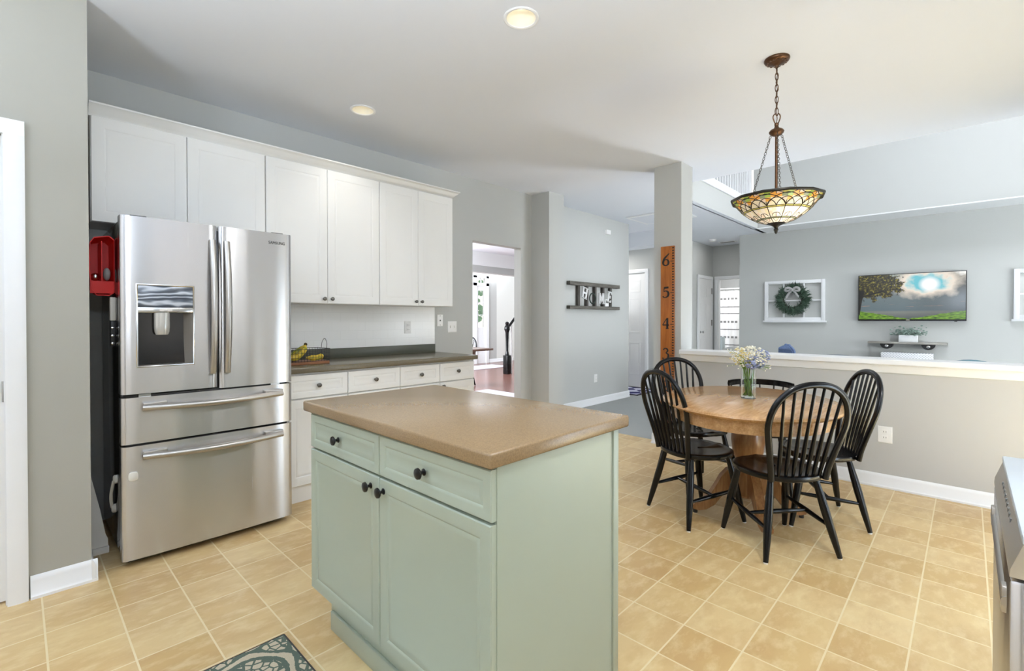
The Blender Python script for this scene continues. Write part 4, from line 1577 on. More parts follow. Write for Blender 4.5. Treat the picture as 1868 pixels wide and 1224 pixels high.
# wire basket with bananas
BX0, BX1, BY0, BY1, BZ = 1.29, 1.60, 3.40, 3.60, 0.9145
t = thing('wire_basket', 'black wire basket with a wooden base on the worktop by the fridge', 'basket', ((BX0 + BX1) / 2, 3.5, BZ))
b = MB()
b.box(BX0, BX1, BY0, BY1, BZ, BZ + 0.020, 0.003)
b.build('basket_base', M['tray_wood'], t)
b = MB()
rect = lambda z_, o=0.0: [(BX0 - o, BY0 - o, z_), (BX1 + o, BY0 - o, z_), (BX1 + o, BY1 + o, z_), (BX0 - o, BY1 + o, z_)]
for z_ in (0.022, 0.050, 0.080, 0.108):
    pts = rect(BZ + z_, 0.002)
    for p, q in zip(pts, pts[1:] + pts[:1]):
        b.cyl(p, q, 0.0022 if z_ > 0.1 else 0.0013, seg=6)
nx = 15
for k in range(nx + 1):
    x = BX0 + (BX1 - BX0) * k / nx
    for y in (BY0 - 0.002, BY1 + 0.002):
        b.cyl((x, y, BZ + 0.018), (x, y, BZ + 0.108), 0.0013, seg=5)
for k in range(1, 9):
    y = BY0 + (BY1 - BY0) * k / 9
    for x in (BX0 - 0.002, BX1 + 0.002):
        b.cyl((x, y, BZ + 0.018), (x, y, BZ + 0.108), 0.0013, seg=5)
b.build('wire_sides', M['blackmat'], t)
for x in (BX0 - 0.002, BX1 + 0.002):
    b = MB()
    b.tube(smoothpts([(x, 3.455, BZ + 0.106), (x + 0.004, 3.460, BZ + 0.150), (x + 0.006, 3.50, BZ + 0.180), (x + 0.004, 3.540, BZ + 0.150), (x, 3.545, BZ + 0.106)], 6), 0.002, 6)
    b.build('handle', M['blackmat'], t)


def banana(pts, r):
    mb = MB()
    pp = smoothpts(pts, 5)
    n = len(pp)
    rr = []
    for i in range(n):
        u = i / (n - 1)
        rr.append(r * (0.35 if u < 0.10 else min(1.0, 0.4 + (u - 0.10) * 4)) * (1.0 if u < 0.88 else max(0.25, 1 - (u - 0.88) * 6)))
    mb.tube(pp, rr, 7)
    return mb


t = thing('banana_bunch', 'bunch of yellow green bananas lying in the wire basket', 'bananas', (1.42, 3.5, BZ + 0.02))
crown = (1.465, 3.50, BZ + 0.140)
for k, (yy, xe, ze) in enumerate(((3.440, 1.325, 0.045), (3.470, 1.335, 0.043), (3.505, 1.330, 0.043), (3.540, 1.345, 0.044))):
    b = banana([crown, (1.445, (3.5 + yy) / 2, BZ + 0.108), (1.410, yy, BZ + 0.080), (1.375, yy, BZ + 0.050), (xe, yy, BZ + ze + 0.004)], 0.0205)
    b.build('banana', M['banana'], t)
b = MB()
b.sphere(crown, 0.012, 2, (1, 1.4, 1))
b.build('stem_crown', plain('brown_stem', (0.10, 0.07, 0.03, 1), 0.7, var=0.2), t)
b = banana([(1.445, 3.445, BZ + 0.046), (1.49, 3.437, BZ + 0.042), (1.53, 3.440, BZ + 0.044), (1.575, 3.455, BZ + 0.056)], 0.020)
tag(b.build('banana', M['banana']), 'single loose banana at the right end of the wire basket', 'banana')

# ------------------------------------------------------------------ island
t = thing('island_cabinet', 'sage green kitchen island cabinet with two drawers and two doors', 'island', (1.09, 1.355, 0))
IX, IY0, IY1 = 0.803, 0.840, 1.874
b = MB()
b.box(IX + 0.022, 1.378, IY0 + 0.004, IY1 - 0.004, 0.168, 0.8755)
b.build('cabinet_body', M['sage'], t)
b = MB()
b.box(0.872, 1.37, IY0 + 0.006, IY1 - 0.030, 0.0, 0.169)
b.box(0.860, 0.874, IY0 + 0.006, IY1 - 0.044, 0.0, 0.075, 0.004)
b.build('toe_kick', M['sage'], t)
b = MB()
b.box(IX + 0.020, 1.378, IY0, IY0 + 0.008, 0.168, 0.8755)
b.box(0.866, 1.378, IY0, IY0 + 0.008, 0.0, 0.1685)
b.box(1.352, 1.382, IY0 - 0.006, IY0 + 0.004, 0.0, 0.8755, 0.002)
b.box(0.93, 1.352, IY0 - 0.002, IY0 + 0.004, 0.0, 0.012)
b.build('end_panel', M['sage'], t)
YM = 1.362
for k, (y1, y0) in enumerate(((IY1 - 0.002, YM + 0.002), (YM - 0.002, IY0 + 0.002))):
    mb = MB()
    mb.panel((IX, y1, 0.738), (0, -1, 0), (0, 0, 1), (-1, 0, 0), y1 - y0, 0.868 - 0.738, PROF_DOOR(0.021, 0.026))
    dd = mb.build('drawer', M['sage'], t)
    knob((IX, (1.641, 1.119)[k], 0.803), '-X', M['knobblack'], dd, 1.15)
    mb = MB()
    mb.panel((IX, y1, 0.180), (0, -1, 0), (0, 0, 1), (-1, 0, 0), y1 - y0, 0.730 - 0.180, PROF_DOOR(0.021, 0.038))
    dd = mb.build('door', M['sage'], t)
    knob((IX, (1.414, 1.336)[k], 0.693), '-X', M['knobblack'], dd, 1.15)
b = MB()
b.box(0.786, 1.437, 0.826, 1.907, 0.8757, 0.915, 0.007, 3)
tag(b.build('island_countertop', M['counter']), 'brown laminate top on the sage green island', 'countertop')

# ------------------------------------------------------------------ rug
b = MB()
b.box(-0.30, 0.714, 1.15, 1.920, 0.001, 0.010, 0.003)
t = tag(b.build('kitchen_rug', M['rug']), 'green and cream patterned rug on the tile floor by the island', 'rug')
b = MB()
for p, q in (((-0.30, 1.920), (0.714, 1.920)), ((0.714, 1.920), (0.714, 1.15))):
    b.tube([(p[0], p[1], 0.006), (q[0], q[1], 0.006)], 0.005, 8)
b.build('binding', M['rug_edge'], t)

# ------------------------------------------------------------------ dining table
TX, TY, TZ = 3.20, 1.00, 0.735
TA, TB, TP = 0.62, 0.515, R(19)      # oval top: half length, half width, direction of its length
t = thing('dining_table', 'oval honey oak pedestal table with turned base', 'table', (TX, TY, 0))
b = MB()


def oval(off, z_, n=80):
    out = []
    for k in range(n):
        a_ = 2 * math.pi * k / n
        u_, v_ = (TA + off) * math.cos(a_), (TB + off) * math.sin(a_)
        out.append((TX + u_ * math.cos(TP) - v_ * math.sin(TP), TY + u_ * math.sin(TP) + v_ * math.cos(TP), z_))
    return out


b.loft([oval(-0.030, TZ - 0.034), oval(-0.012, TZ - 0.029), oval(0.0, TZ - 0.016), oval(-0.004, TZ - 0.006), oval(-0.018, TZ)])
b.build('tabletop', M['oak'], t)
b = MB()
b.loft([oval(o_, z_) for o_, z_ in ((-0.070, TZ - 0.105), (-0.055, TZ - 0.105), (-0.055, TZ - 0.034), (-0.070, TZ - 0.034), (-0.070, TZ - 0.105))], cap=False)
b.build('apron', M['oak'], t)
b = MB()
b.lathe([(0.16, TZ - 0.036), (0.16, TZ - 0.075), (0.070, TZ - 0.10), (0.075, TZ - 0.118), (0.068, TZ - 0.130), (0.082, TZ - 0.15), (0.092, TZ - 0.20), (0.098, TZ - 0.26), (0.090, TZ - 0.33), (0.066, TZ - 0.40), (0.060, TZ - 0.43), (0.075, TZ - 0.445), (0.075, TZ - 0.60), (0.06, TZ - 0.615)], (TX, TY, 0), 40)
b.build('pedestal', M['oak_v'], t)
for k in range(4):
    a = R(216) + k * math.pi / 2
    ca, sa = math.cos(a), math.sin(a)
    b = MB()
    side = [(0.055, 0.13), (0.055, 0.285), (0.085, 0.300), (0.125, 0.290), (0.165, 0.245), (0.200, 0.180), (0.240, 0.115), (0.285, 0.075), (0.325, 0.066), (0.340, 0.050), (0.335, 0.030), (0.300, 0.022), (0.255, 0.030), (0.205, 0.062), (0.165, 0.115), (0.135, 0.150), (0.105, 0.150), (0.085, 0.130)]
    b.prism(side, -0.026, 0.026, lambda r_, z_, d_: (TX + r_ * ca - d_ * sa, TY + r_ * sa + d_ * ca, z_))
    bmesh.ops.bevel(b.bm, geom=[e for e in b.bm.edges if e.calc_face_angle(0) > 1.3], offset=0.006, segments=2, affect='EDGES')
    lg = b.build('leg', M['oak_v'], t)
    b = MB()
    b.cyl((TX + 0.318 * ca, TY + 0.318 * sa, 0.0), (TX + 0.318 * ca, TY + 0.318 * sa, 0.028), 0.014)
    b.build('caster', M['blackmat'], lg)

# vase and flowers
VX, VY = 3.215, 1.003
t = thing('glass_vase', 'clear glass cylinder vase with water on the oak table', 'vase', (VX, VY, TZ))
b = MB()
VZ = TZ + 0.001
b.lathe([(0.001, VZ), (0.040, VZ), (0.044, VZ + 0.004), (0.044, VZ + 0.190), (0.041, VZ + 0.190), (0.041, VZ + 0.012), (0.001, VZ + 0.010)], (VX, VY, 0), 40)
b.build('vase_glass', M['glass'], t)
b = MB()
b.lathe([(0.001, VZ + 0.0115), (0.0402, VZ + 0.0125), (0.0402, VZ + 0.085), (0.001, VZ + 0.085)], (VX, VY, 0), 40)
b.build('water', M['water'], t)
t = thing('flower_bouquet', 'bouquet of white filler blossoms and blue hydrangea in the glass vase', 'flowers', (VX, VY, VZ))
st_, fl, fy_, hy = MB(), MB(), MB(), MB()
for k in range(16):
    a = random.uniform(0, 2 * math.pi)
    r0, r1 = random.uniform(0.005, 0.028), random.uniform(0.02, 0.08)
    st_.tube(smoothpts([(VX + r0 * math.cos(a + 3), VY + r0 * math.sin(a + 3), VZ + 0.018), (VX + r0 * math.cos(a), VY + r0 * math.sin(a), VZ + 0.12), (VX + 0.030 * math.cos(a), VY + 0.030 * math.sin(a), VZ + 0.185), (VX + r1 * math.cos(a), VY + r1 * math.sin(a), VZ + 0.255)], 3), 0.0024, 5)
for k in range(7):
    a = random.uniform(0, 2 * math.pi)
    pts = [(VX + 0.006 * math.cos(a), VY + 0.006 * math.sin(a), VZ + 0.020), (VX + 0.016 * math.cos(a), VY + 0.016 * math.sin(a), VZ + 0.07), (VX + 0.026 * math.cos(a), VY + 0.026 * math.sin(a), VZ + 0.115)]
    st_.tube(smoothpts(pts, 4), [0.003 + 0.006 * math.sin(math.pi * q / 8) for q in range(9)], 6, flat=0.3)
CX_ = Vector((VX, VY, VZ + 0.255))
for k in range(420):
    while True:
        p = Vector((random.uniform(-1, 1), random.uniform(-1, 1), random.uniform(-1, 1)))
        if 0.35 < p.length < 1:
            break
    q = CX_ + Vector((p.x * 0.112, p.y * 0.112, p.z * 0.070 + 0.01))
    yel = (q - Vector((VX, VY, 0))).dot(Vector((-0.69, 0.72, 0))) > 0.015
    (fy_ if (yel and random.random() < 0.45) else fl).sphere(q, random.uniform(0.0045, 0.0085), 1, (1, 1, 0.7))
for k in range(30):
    a = random.uniform(0, 2 * math.pi)
    q = Vector((VX + 0.125 * math.cos(a), VY + 0.125 * math.sin(a), VZ + random.uniform(0.18, 0.32)))
    fl.sphere(q, 0.004, 1)
    st_.tube([CX_ + Vector((0, 0, -0.03)), q], 0.0008, 4)
rgt = Vector((0.69, -0.72, 0))
for c_, n_, s_ in ((CX_ + rgt * 0.070 + Vector((-0.02, -0.02, 0.012)), 90, 0.042), (CX_ + rgt * -0.005 + Vector((-0.045, -0.04, -0.022)), 80, 0.038), (CX_ + rgt * 0.04 + Vector((-0.03, -0.03, -0.03)), 50, 0.030)):
    for k in range(n_):
        p = Vector((random.gauss(0, 1), random.gauss(0, 1), random.gauss(0, 1))).normalized()
        hy.sphere(c_ + p * s_, random.uniform(0.006, 0.010), 1, (1, 1, 0.6))
st_.build('stems', M['leaf'], t)
fl.build('blossoms', M['floret'], t)['kind'] = 'stuff'
fy_.build('yellow_blossoms', M['floret_y'], t)['kind'] = 'stuff'
hy.build('hydrangea_heads', M['hydrangea'], t)['kind'] = 'stuff'


# ------------------------------------------------------------------ chairs
def seat_outline(scale=1.0, n=40):
    out = []
    for k in range(n):
        a = 2 * math.pi * k / n
        x = 0.218 * math.copysign(abs(math.cos(a)) ** 0.82, math.cos(a))
        y = 0.205 * math.copysign(abs(math.sin(a)) ** 0.82, math.sin(a))
        if y < 0:
            x *= 1 - 0.14 * (-y / 0.205)
        out.append((x * scale, y * scale))
    return out


def seat_mesh(zt):
    mb = MB()
    so = seat_outline()
    rings = []
    for s, z_ in ((0.93, zt - 0.034), (0.985, zt - 0.028), (1.0, zt - 0.016), (0.99, zt - 0.004), (0.95, zt), (0.80, zt - 0.005), (0.5, zt - 0.011), (0.15, zt - 0.010)):
        rings.append([(x * s, y * s - (0.01 * (1 - s) if s < 0.9 else 0), z_ + (0.006 if (abs(x) < 0.03 and y > 0.1 and s < 0.96) else 0)) for x, y in so])
    mb.loft(rings)
    return mb


def chair_legs(t, zt):
    tops = [(-0.145, 0.125), (0.145, 0.125), (-0.125, -0.125), (0.125, -0.125)]
    feet = [(-0.195, 0.205), (0.195, 0.205), (-0.205, -0.205), (0.205, -0.205)]
    L = []
    for (a, c), (e, f) in zip(tops, feet):
        p, q = Vector((a, c, zt - 0.028)), Vector((e, f, 0.006))
        mb = MB()
        mb.tube([p, p.lerp(q, 0.25), p.lerp(q, 0.45), p.lerp(q, 0.75), q], [0.0145, 0.0195, 0.0215, 0.018, 0.0125], 12)
        lg = mb.build('leg', M['black'], t, world=False)
        mb = MB()
        mb.cyl((e, f, 0.0), (e, f, 0.008), 0.0105, seg=12)
        mb.build('glide', M['glide'], lg, world=False)
        L.append((p, q))
    at = lambda k, u: L[k][0].lerp(L[k][1], u)

    def rung(p, q):
        mb = MB()
        mb.tube([p, p.lerp(q, 0.2), p.lerp(q, 0.5), p.lerp(q, 0.8), q], [0.008, 0.011, 0.0135, 0.011, 0.008], 10)
        mb.build('stretcher', M['black'], t, world=False)
    rung(at(0, 0.52), at(2, 0.62))
    rung(at(1, 0.52), at(3, 0.62))
    rung(at(0, 0.52).lerp(at(2, 0.62), 0.5), at(1, 0.52).lerp(at(3, 0.62), 0.5))
    rung(at(2, 0.52), at(3, 0.52)) if False else None


def windsor(label):
    t = thing('dining_chair', label, 'chair', (0, 0, 0), 0, 'black hoop back chairs at the oval table')
    zt = 0.432
    seat_mesh(zt).build('seat', M['black'], t, world=False)
    chair_legs(t, zt)
    yt = lambda z_: -0.168 - 0.115 * ((z_ - 0.42) / 0.49) ** 1.1 if z_ > 0.42 else -0.168
    half = [(0.150, 0.405), (0.160, 0.47), (0.180, 0.555), (0.200, 0.635), (0.2125, 0.705), (0.205, 0.775), (0.176, 0.838), (0.127, 0.884), (0.066, 0.908), (0.0, 0.915)]
    pts = [Vector((-x, yt(z_), z_)) for x, z_ in half] + [Vector((x, yt(z_), z_)) for x, z_ in reversed(half[:-1])]
    hp = smoothpts(pts, 4)
    mb = MB()
    mb.tube(hp, 0.0175, 10, flat=0.80)
    mb.build('back_hoop', M['black'], t, world=False)
    upper = [p for p in hp if p.z > 0.60]
    for k in range(7):
        xt = -0.156 + 0.312 * k / 6
        xb_ = xt * 0.72
        best = min((p for p in upper if abs(p.x) < 0.2 and p.z > 0.80), key=lambda p: abs(p.x - xt))
        p0 = Vector((xb_, -0.175 + 0.10 * (xb_ / 0.15) ** 2 * 0.12, zt - 0.012))
        p1 = Vector((xt, best.y, best.z))
        mb = MB()
        mb.tube([p0, p0.lerp(p1, 0.12), p0.lerp(p1, 0.28), p0.lerp(p1, 0.5), p1], [0.0065, 0.010, 0.0115, 0.0088, 0.0068], 8)
        mb.build('spindle', M['black'], t, world=False)
    return t


c0 = windsor('black hoop back chair nearest the camera, its back hiding the front of the table')
# local +y is the front of a chair; rotation = facing angle - 90 degrees
c0.location = (2.910, 0.757, 0)
c0.rotation_euler = (0, 0, R(50 - 90))
dup(c0, (2.98, 1.245, 0), R(-29 - 90), 'black hoop back chair at the left of the table nearest the island')
dup(c0, (3.475, 0.68, 0), R(121 - 90), 'black hoop back chair at the right of the table, side on')
dup(c0, (3.53, 1.475, 0), R(-123 - 90), 'black hoop back chair in front of the pillar with the ruler')
dup(c0, (5.63, 6.71, 0), R(205 - 90), 'dark hoop back chair at the table seen through the doorway', 'chairs through the doorway')

t = thing('low_back_chair', 'black low back chair between the table and the half wall', 'chair', (3.84, 1.115, 0), R(197 - 90))
seat_mesh(0.432).build('seat', M['black'], t, world=False)
chair_legs(t, 0.432)
b = MB()
arc = []
for k in range(25):
    a = R(-90 - 78 + 156 * k / 24)
    arc.append((0.225 * math.cos(a), 0.03 + 0.255 * math.sin(a)))
b.loft([[(x * 0.955, 0.03 + (y - 0.03) * 0.955, 0.725), (x, y, 0.725), (x * 1.02, 0.03 + (y - 0.03) * 1.02, 0.745), (x, y, 0.768), (x * 0.955, 0.03 + (y - 0.03) * 0.955, 0.768)] for x, y in arc])
b.build('back_rail', M['black'], t, world=False)
for k in range(7):
    x, y = arc[2 + int(20 * k / 6)]
    b = MB()
    p0, p1 = Vector((x * 0.80, y * 0.80, 0.42)), Vector((x * 0.978, y * 0.978, 0.728))
    b.tube([p0, p0.lerp(p1, 0.3), p1], [0.006, 0.009, 0.005], 8)
    b.build('spindle', M['black'], t, world=False)

# ------------------------------------------------------------------ growth ruler on the pillar
RX = 4.402
t = thing('growth_ruler', 'tall orange stained wooden growth ruler on the grey pillar', 'ruler', (RX, 2.11, 0.1))
b = MB()
b.box(RX - 0.020, RX - 0.0002, 2.042, 2.180, 0.102, 1.947, 0.003)
b.build('board', M['ruler'], t)
RF = RX - 0.0205


def stroke(mb, pts, w):
    """flat ribbon of varying width in the (u, z) plane, u to the right in view"""
    pts = [Vector((p[0], p[1], 0)) for p in pts]
    sp = smoothpts(pts, 5) if len(pts) > 2 else pts
    n = len(sp)
    ws = []
    for i in range(n):
        u = i / (n - 1) * (len(w) - 1)
        k = min(int(u), len(w) - 2) if len(w) > 1 else 0
        ws.append(w[k] + (w[min(k + 1, len(w) - 1)] - w[k]) * (u - k))
    lo, hi = [], []
    for i in range(n):
        tg = (sp[min(i + 1, n - 1)] - sp[max(i - 1, 0)]).normalized()
        nn = Vector((-tg.y, tg.x, 0)) * ws[i] / 2
        lo.append(sp[i] - nn)
        hi.append(sp[i] + nn)
    for d0 in (0,):
        loops = [[(l_.x, l_.y, 0.0), (h_.x, h_.y, 0.0), (h_.x, h_.y, 1.0), (l_.x, l_.y, 1.0)] for l_, h_ in zip(lo, hi)]
        mb.loft(loops)


DIG = {
    '6': [([(0.42, 1.30), (0.15, 1.05), (-0.18, 0.72), (-0.33, 0.30), (-0.28, 0.04), (0.0, -0.10), (0.28, 0.05), (0.32, 0.30), (0.22, 0.52), (0.0, 0.60), (-0.22, 0.48)], [0.05, 0.10, 0.16, 0.17, 0.12, 0.06, 0.14, 0.17, 0.10, 0.05, 0.04])],
    '5': [([(-0.22, 1.0), (0.34, 1.04)], [0.14, 0.15]), ([(-0.20, 1.02), (-0.23, 0.55)], [0.05, 0.05]), ([(-0.23, 0.55), (0.0, 0.64), (0.25, 0.52), (0.33, 0.28), (0.24, 0.02), (-0.02, -0.13), (-0.26, -0.10), (-0.34, 0.04)], [0.04, 0.07, 0.14, 0.17, 0.14, 0.06, 0.06, 0.13])],
    '4': [([(0.20, 1.10), (0.20, -0.14)], [0.16, 0.16]), ([(0.16, 1.08), (-0.38, 0.30)], [0.05, 0.05]), ([(-0.38, 0.28), (0.42, 0.28)], [0.08, 0.08]), ([(0.02, -0.14), (0.38, -0.14)], [0.05, 0.05])],
    '3': [([(-0.28, 0.86), (-0.08, 1.06), (0.20, 0.96), (0.24, 0.74), (0.02, 0.52)], [0.10, 0.05, 0.13, 0.13, 0.05]), ([(0.02, 0.52), (0.28, 0.38), (0.34, 0.14), (0.22, -0.12), (-0.05, -0.26), (-0.30, -0.20), (-0.32, -0.06)], [0.05, 0.13, 0.17, 0.14, 0.06, 0.06, 0.13])],
    '2': [([(-0.30, 0.74), (-0.18, 0.98), (0.06, 1.04), (0.28, 0.88), (0.22, 0.60), (-0.02, 0.28), (-0.34, -0.06)], [0.12, 0.06, 0.08, 0.16, 0.15, 0.08, 0.04]), ([(-0.34, -0.06), (0.34, -0.06)], [0.12, 0.12]), ([(0.32, -0.06), (0.36, 0.14)], [0.06, 0.04])],
}
YC = 2.126
for dgt, zz in (('6', 1.768), ('5', 1.460), ('4', 1.158), ('3', 0.866), ('2', 0.548)):
    b = MB()
    for pts, w in DIG[dgt]:
        stroke(b, pts, [q_ * 1.45 + 0.02 for q_ in w])
    S_ = 0.083
    b.xform(Matrix(((0, 0, -0.0012, RF + 0.0006), (-S_, 0, 0, YC), (0, S_, 0, zz), (0, 0, 0, 1))))
    b.build('digit', M['ink'], t, smooth=False)
b = MB()
for k in range(5, 78):
    zz = 0.0254 * k - 0.030
    if zz < 0.12 or zz > 1.935:
        continue
    big = (k % 12 == 0)
    w = 0.036 if big else 0.018
    b.box(RF - 0.0010, RF + 0.0008, 2.0435, 2.0435 + w, zz - 0.0055 * (0.55 if big else 1), zz + 0.0055 * (0.55 if big else 1))
b.build('tick_marks', M['ink'], t, smooth=False)

# ------------------------------------------------------------------ HOME ladder sign
YS = 3.90
t = thing('ladder_sign', 'grey wooden ladder wall sign with the word HOME', 'wall sign', (5.81, YS, 1.39))
for z0, z1 in ((1.70, 1.752), (1.376, 1.422)):
    b = MB()
    b.box(5.125, 6.385, YS - 0.062, YS - 0.0005, z0, z1, 0.004)
    b.build('rail', M['barn'], t)
for x in (5.350, 5.552, 5.755, 5.962, 6.160):
    b = MB()
    b.box(x - 0.020, x + 0.022, YS - 0.046, YS - 0.001, 1.423, 1.699)
    b.build('rung', M['barn_v'], t)
YF = YS - 0.070
WHT = plain('white_letter_paint', (0.82, 0.82, 0.82, 1), 0.6, var=0.02)


def letter(boxes, cx, cz, tilt):
    mb = MB()
    for x0, x1, z0, z1 in boxes:
        mb.box(x0, x1, -0.008, 0.008, z0, z1)
    mb.xform(Matrix.Translation((cx, YF, cz)) @ Matrix.Rotation(R(tilt), 4, 'Y'))
    return mb.build('letter', WHT, t, smooth=False)


w_, h_ = 0.061, 0.080
letter([(-w_ + 0.008, -w_ + 0.034, -h_, h_), (w_ - 0.034, w_ - 0.008, -h_, h_), (-0.03, 0.03, -0.012, 0.012), (-w_ - 0.006, -0.008, h_ - 0.014, h_), (0.008, w_ + 0.006, h_ - 0.014, h_), (-w_ - 0.006, -0.008, -h_, -h_ + 0.014), (0.008, w_ + 0.006, -h_, -h_ + 0.014)], 5.447, 1.600, 14)
mb = MB()
for x0, x1 in ((-w_, -w_ + 0.022), (w_ - 0.022, w_)):
    mb.box(x0, x1, -0.008, 0.008, -h_, h_)
for s in (-1, 1):
    mb.prism([(s * (w_ - 0.004), h_), (s * (w_ - 0.030), h_), (s * 0.0, -0.02), (s * 0.0, -0.06)], -0.008, 0.008, lambda a, c, d_: (a, d_, c))
    mb.box(s * (w_ - 0.010) - 0.026, s * (w_ - 0.010) + 0.026, -0.008, 0.008, -h_, -h_ + 0.012)
mb.xform(Matrix.Translation((5.868, YF, 1.535)))
mb.build('letter', WHT, t, smooth=False)
letter([(-0.045, -0.016, -h_, h_), (-0.058, 0.045, h_ - 0.016, h_), (-0.058, 0.045, -h_, -h_ + 0.016), (-0.03, 0.02, -0.008, 0.008), (0.032, 0.045, h_ - 0.036, h_), (0.032, 0.045, -h_, -h_ + 0.036), (0.012, 0.022, -0.022, 0.022)], 6.080, 1.565, 10)
b = MB()
for k in range(150):
    a = random.uniform(0, 2 * math.pi)
    rr = 0.072 + random.uniform(-0.004, 0.004)
    p = Vector((5.640 + rr * math.cos(a), YF + random.uniform(-0.005, 0.003), 1.53 + rr * math.sin(a)))
    d_ = Vector((math.cos(a + 0.9), random.uniform(-0.5, 0.3), math.sin(a + 0.9))) * 0.013
    b.tube([p, p + d_], [0.003, 0.001], 4)
b.tube([(5.640 + 0.072 * math.cos(k * math.pi / 12), YF, 1.53 + 0.072 * math.sin(k * math.pi / 12)) for k in range(24)], 0.009, 6, closed=True)
b.build('letter_wreath', plain('dark_green_wreath', (0.02, 0.035, 0.028, 1), 0.8, var=0.3), t)['label'] = 'small dark wreath as the letter O'
b = MB()
b.box(5.965, 6.055, YF - 0.004, YF + 0.004, 1.425, 1.525)
tg_ = b.build('photo_tag', WHT, t, smooth=False)
b = MB()
b.box(5.977, 6.043, YF - 0.006, YF - 0.003, 1.470, 1.512)
b.build('tag_band', M['slot'], tg_, smooth=False)

# hall door mat
b = MB()
b.box(6.95, 7.70, 3.86, 4.9, 0.0, 0.012, 0.003)
o = tag(b.build('door_mat', M['mat']), 'navy and white patterned mat in front of the hall door', 'mat')
b = MB()
for p, q in (((6.95, 3.86), (7.70, 3.86)), ((7.70, 3.86), (7.70, 4.9)), ((7.70, 4.9), (6.95, 4.9)), ((6.95, 4.9), (6.95, 3.86))):
    b.box(min(p[0], q[0]) - 0.02, max(p[0], q[0]) + 0.02, min(p[1], q[1]) - 0.02, max(p[1], q[1]) + 0.02, 0.0005, 0.0125)
b.build('mat_border', plain('dark_mat_border', (0.015, 0.012, 0.03, 1), 0.9, var=0), o)

# ------------------------------------------------------------------ living room wall
WX = 9.05


def window_frame(name, label, y0, y1, z0, z1, cat='wall decor'):
    t = thing(name, label, cat, (WX, (y0 + y1) / 2, z0), 0, 'white window frame decorations')
    b = MB()
    w = 0.055
    for a, c, e, f in ((y0, y0 + w, z0, z1), (y1 - w, y1, z0, z1), (y0 + w, y1 - w, z1 - w, z1), (y0 + w, y1 - w, z0, z0 + w)):
        b.box(WX - 0.040, WX - 0.0005, a, c, e, f, 0.004)
    b.build('frame', M['white'], t)
    b = MB()
    b.box(WX - 0.060, WX - 0.0005, y0 - 0.02, y1 + 0.02, z0 - 0.030, z0, 0.004)
    b.build('sill', M['white'], t)
    for k in (1, 2):
        y = y0 + (y1 - y0) * k / 3
        b = MB()
        b.box(WX - 0.032, WX - 0.004, y - 0.011, y + 0.011, z0 + w, z1 - w)
        b.build('muntin', M['white'], t)
    b = MB()
    zm = (z0 + z1) / 2
    b.box(WX - 0.031, WX - 0.004, y0 + w, y1 - w, zm - 0.011, zm + 0.011)
    b.build('muntin', M['white'], t)
    return t


window_frame('window_frame_decor', 'white six pane window frame decor behind the green wreath', 1.662, 2.556, 1.212, 1.886)
window_frame('window_frame_decor', 'white window frame decor cut off by the right picture edge', -1.32, -0.43, 1.240, 1.892)
t = thing('wreath', 'round green fir wreath with a grey bow on the window frame', 'wreath', (WX - 0.06, 2.115, 1.57))
b = MB()
for k in range(900):
    a = random.uniform(0, 2 * math.pi)
    rr = random.gauss(0.165, 0.028)
    p = Vector((WX - 0.065 + random.uniform(-0.03, 0.018), 2.115 + rr * math.cos(a), 1.565 + rr * math.sin(a)))
    a2 = a + random.uniform(-0.9, 0.9)
    d_ = Vector((random.uniform(-0.35, 0.1), math.cos(a2), math.sin(a2))) * random.uniform(0.05, 0.10)
    b.tube([p, p + d_ * 0.5, p + d_], [0.004, 0.0055, 0.001], 4)
b.build('needles', M['sprig'], t)['kind'] = 'stuff'
b = MB()
b.tube([(WX - 0.062, 2.115 + 0.140 * math.cos(k * math.pi / 16), 1.565 + 0.140 * math.sin(k * math.pi / 16)) for k in range(32)], 0.016, 8, closed=True)
b.build('ring', plain('dark_twig', (0.02, 0.018, 0.014, 1), 0.8, var=0), t)
b = MB()
for s in (-1, 1):
    b.tube(smoothpts([(WX - 0.10, 2.115, 1.725), (WX - 0.11, 2.115 + s * 0.05, 1.76), (WX - 0.11, 2.115 + s * 0.10, 1.745), (WX - 0.105, 2.115 + s * 0.09, 1.705), (WX - 0.10, 2.115, 1.72)], 4), 0.020, 6, flat=0.35)
    b.tube(smoothpts([(WX - 0.10, 2.115, 1.72), (WX - 0.10, 2.115 + s * 0.05, 1.67), (WX - 0.10, 2.115 + s * 0.09, 1.60)], 4), 0.016, 6, flat=0.3)
b.sphere((WX - 0.115, 2.115, 1.722), 0.022, 2)
b.build('bow', M['ribbon'], t)['label'] = 'grey ribbon bow'

t = thing('television', 'wall mounted flat television showing a tree by a lake', 'television', (WX, 0.62, 1.56))
TVY0, TVY1, TVZ0, TVZ1 = 0.012, 1.220, 1.212, 1.905
b = MB()
b.box(WX - 0.075, WX - 0.030, TVY0, TVY1, TVZ0, TVZ1, 0.004)
b.box(WX - 0.030, WX - 0.0005, 0.45, 0.80, 1.40, 1.72)
b.build('tv_housing', M['blackmat'], t)
b = MB()
b.box(WX - 0.0775, WX - 0.0755, TVY0 + 0.010, TVY1 - 0.010, TVZ0 + 0.024, TVZ1 - 0.010)
b.build('screen', M['tv'], t, smooth=False)
b = MB()
b.box(WX - 0.079, WX - 0.074, 0.61, 0.65, TVZ0 + 0.008, TVZ0 + 0.016)
b.build('logo_badge', M['chrome'], t)
b = MB()
b.box(WX - 0.070, WX - 0.050, 0.105, 0.135, TVZ0 - 0.010, TVZ0 + 0.002)
b.build('sensor', M['blackmat'], t)

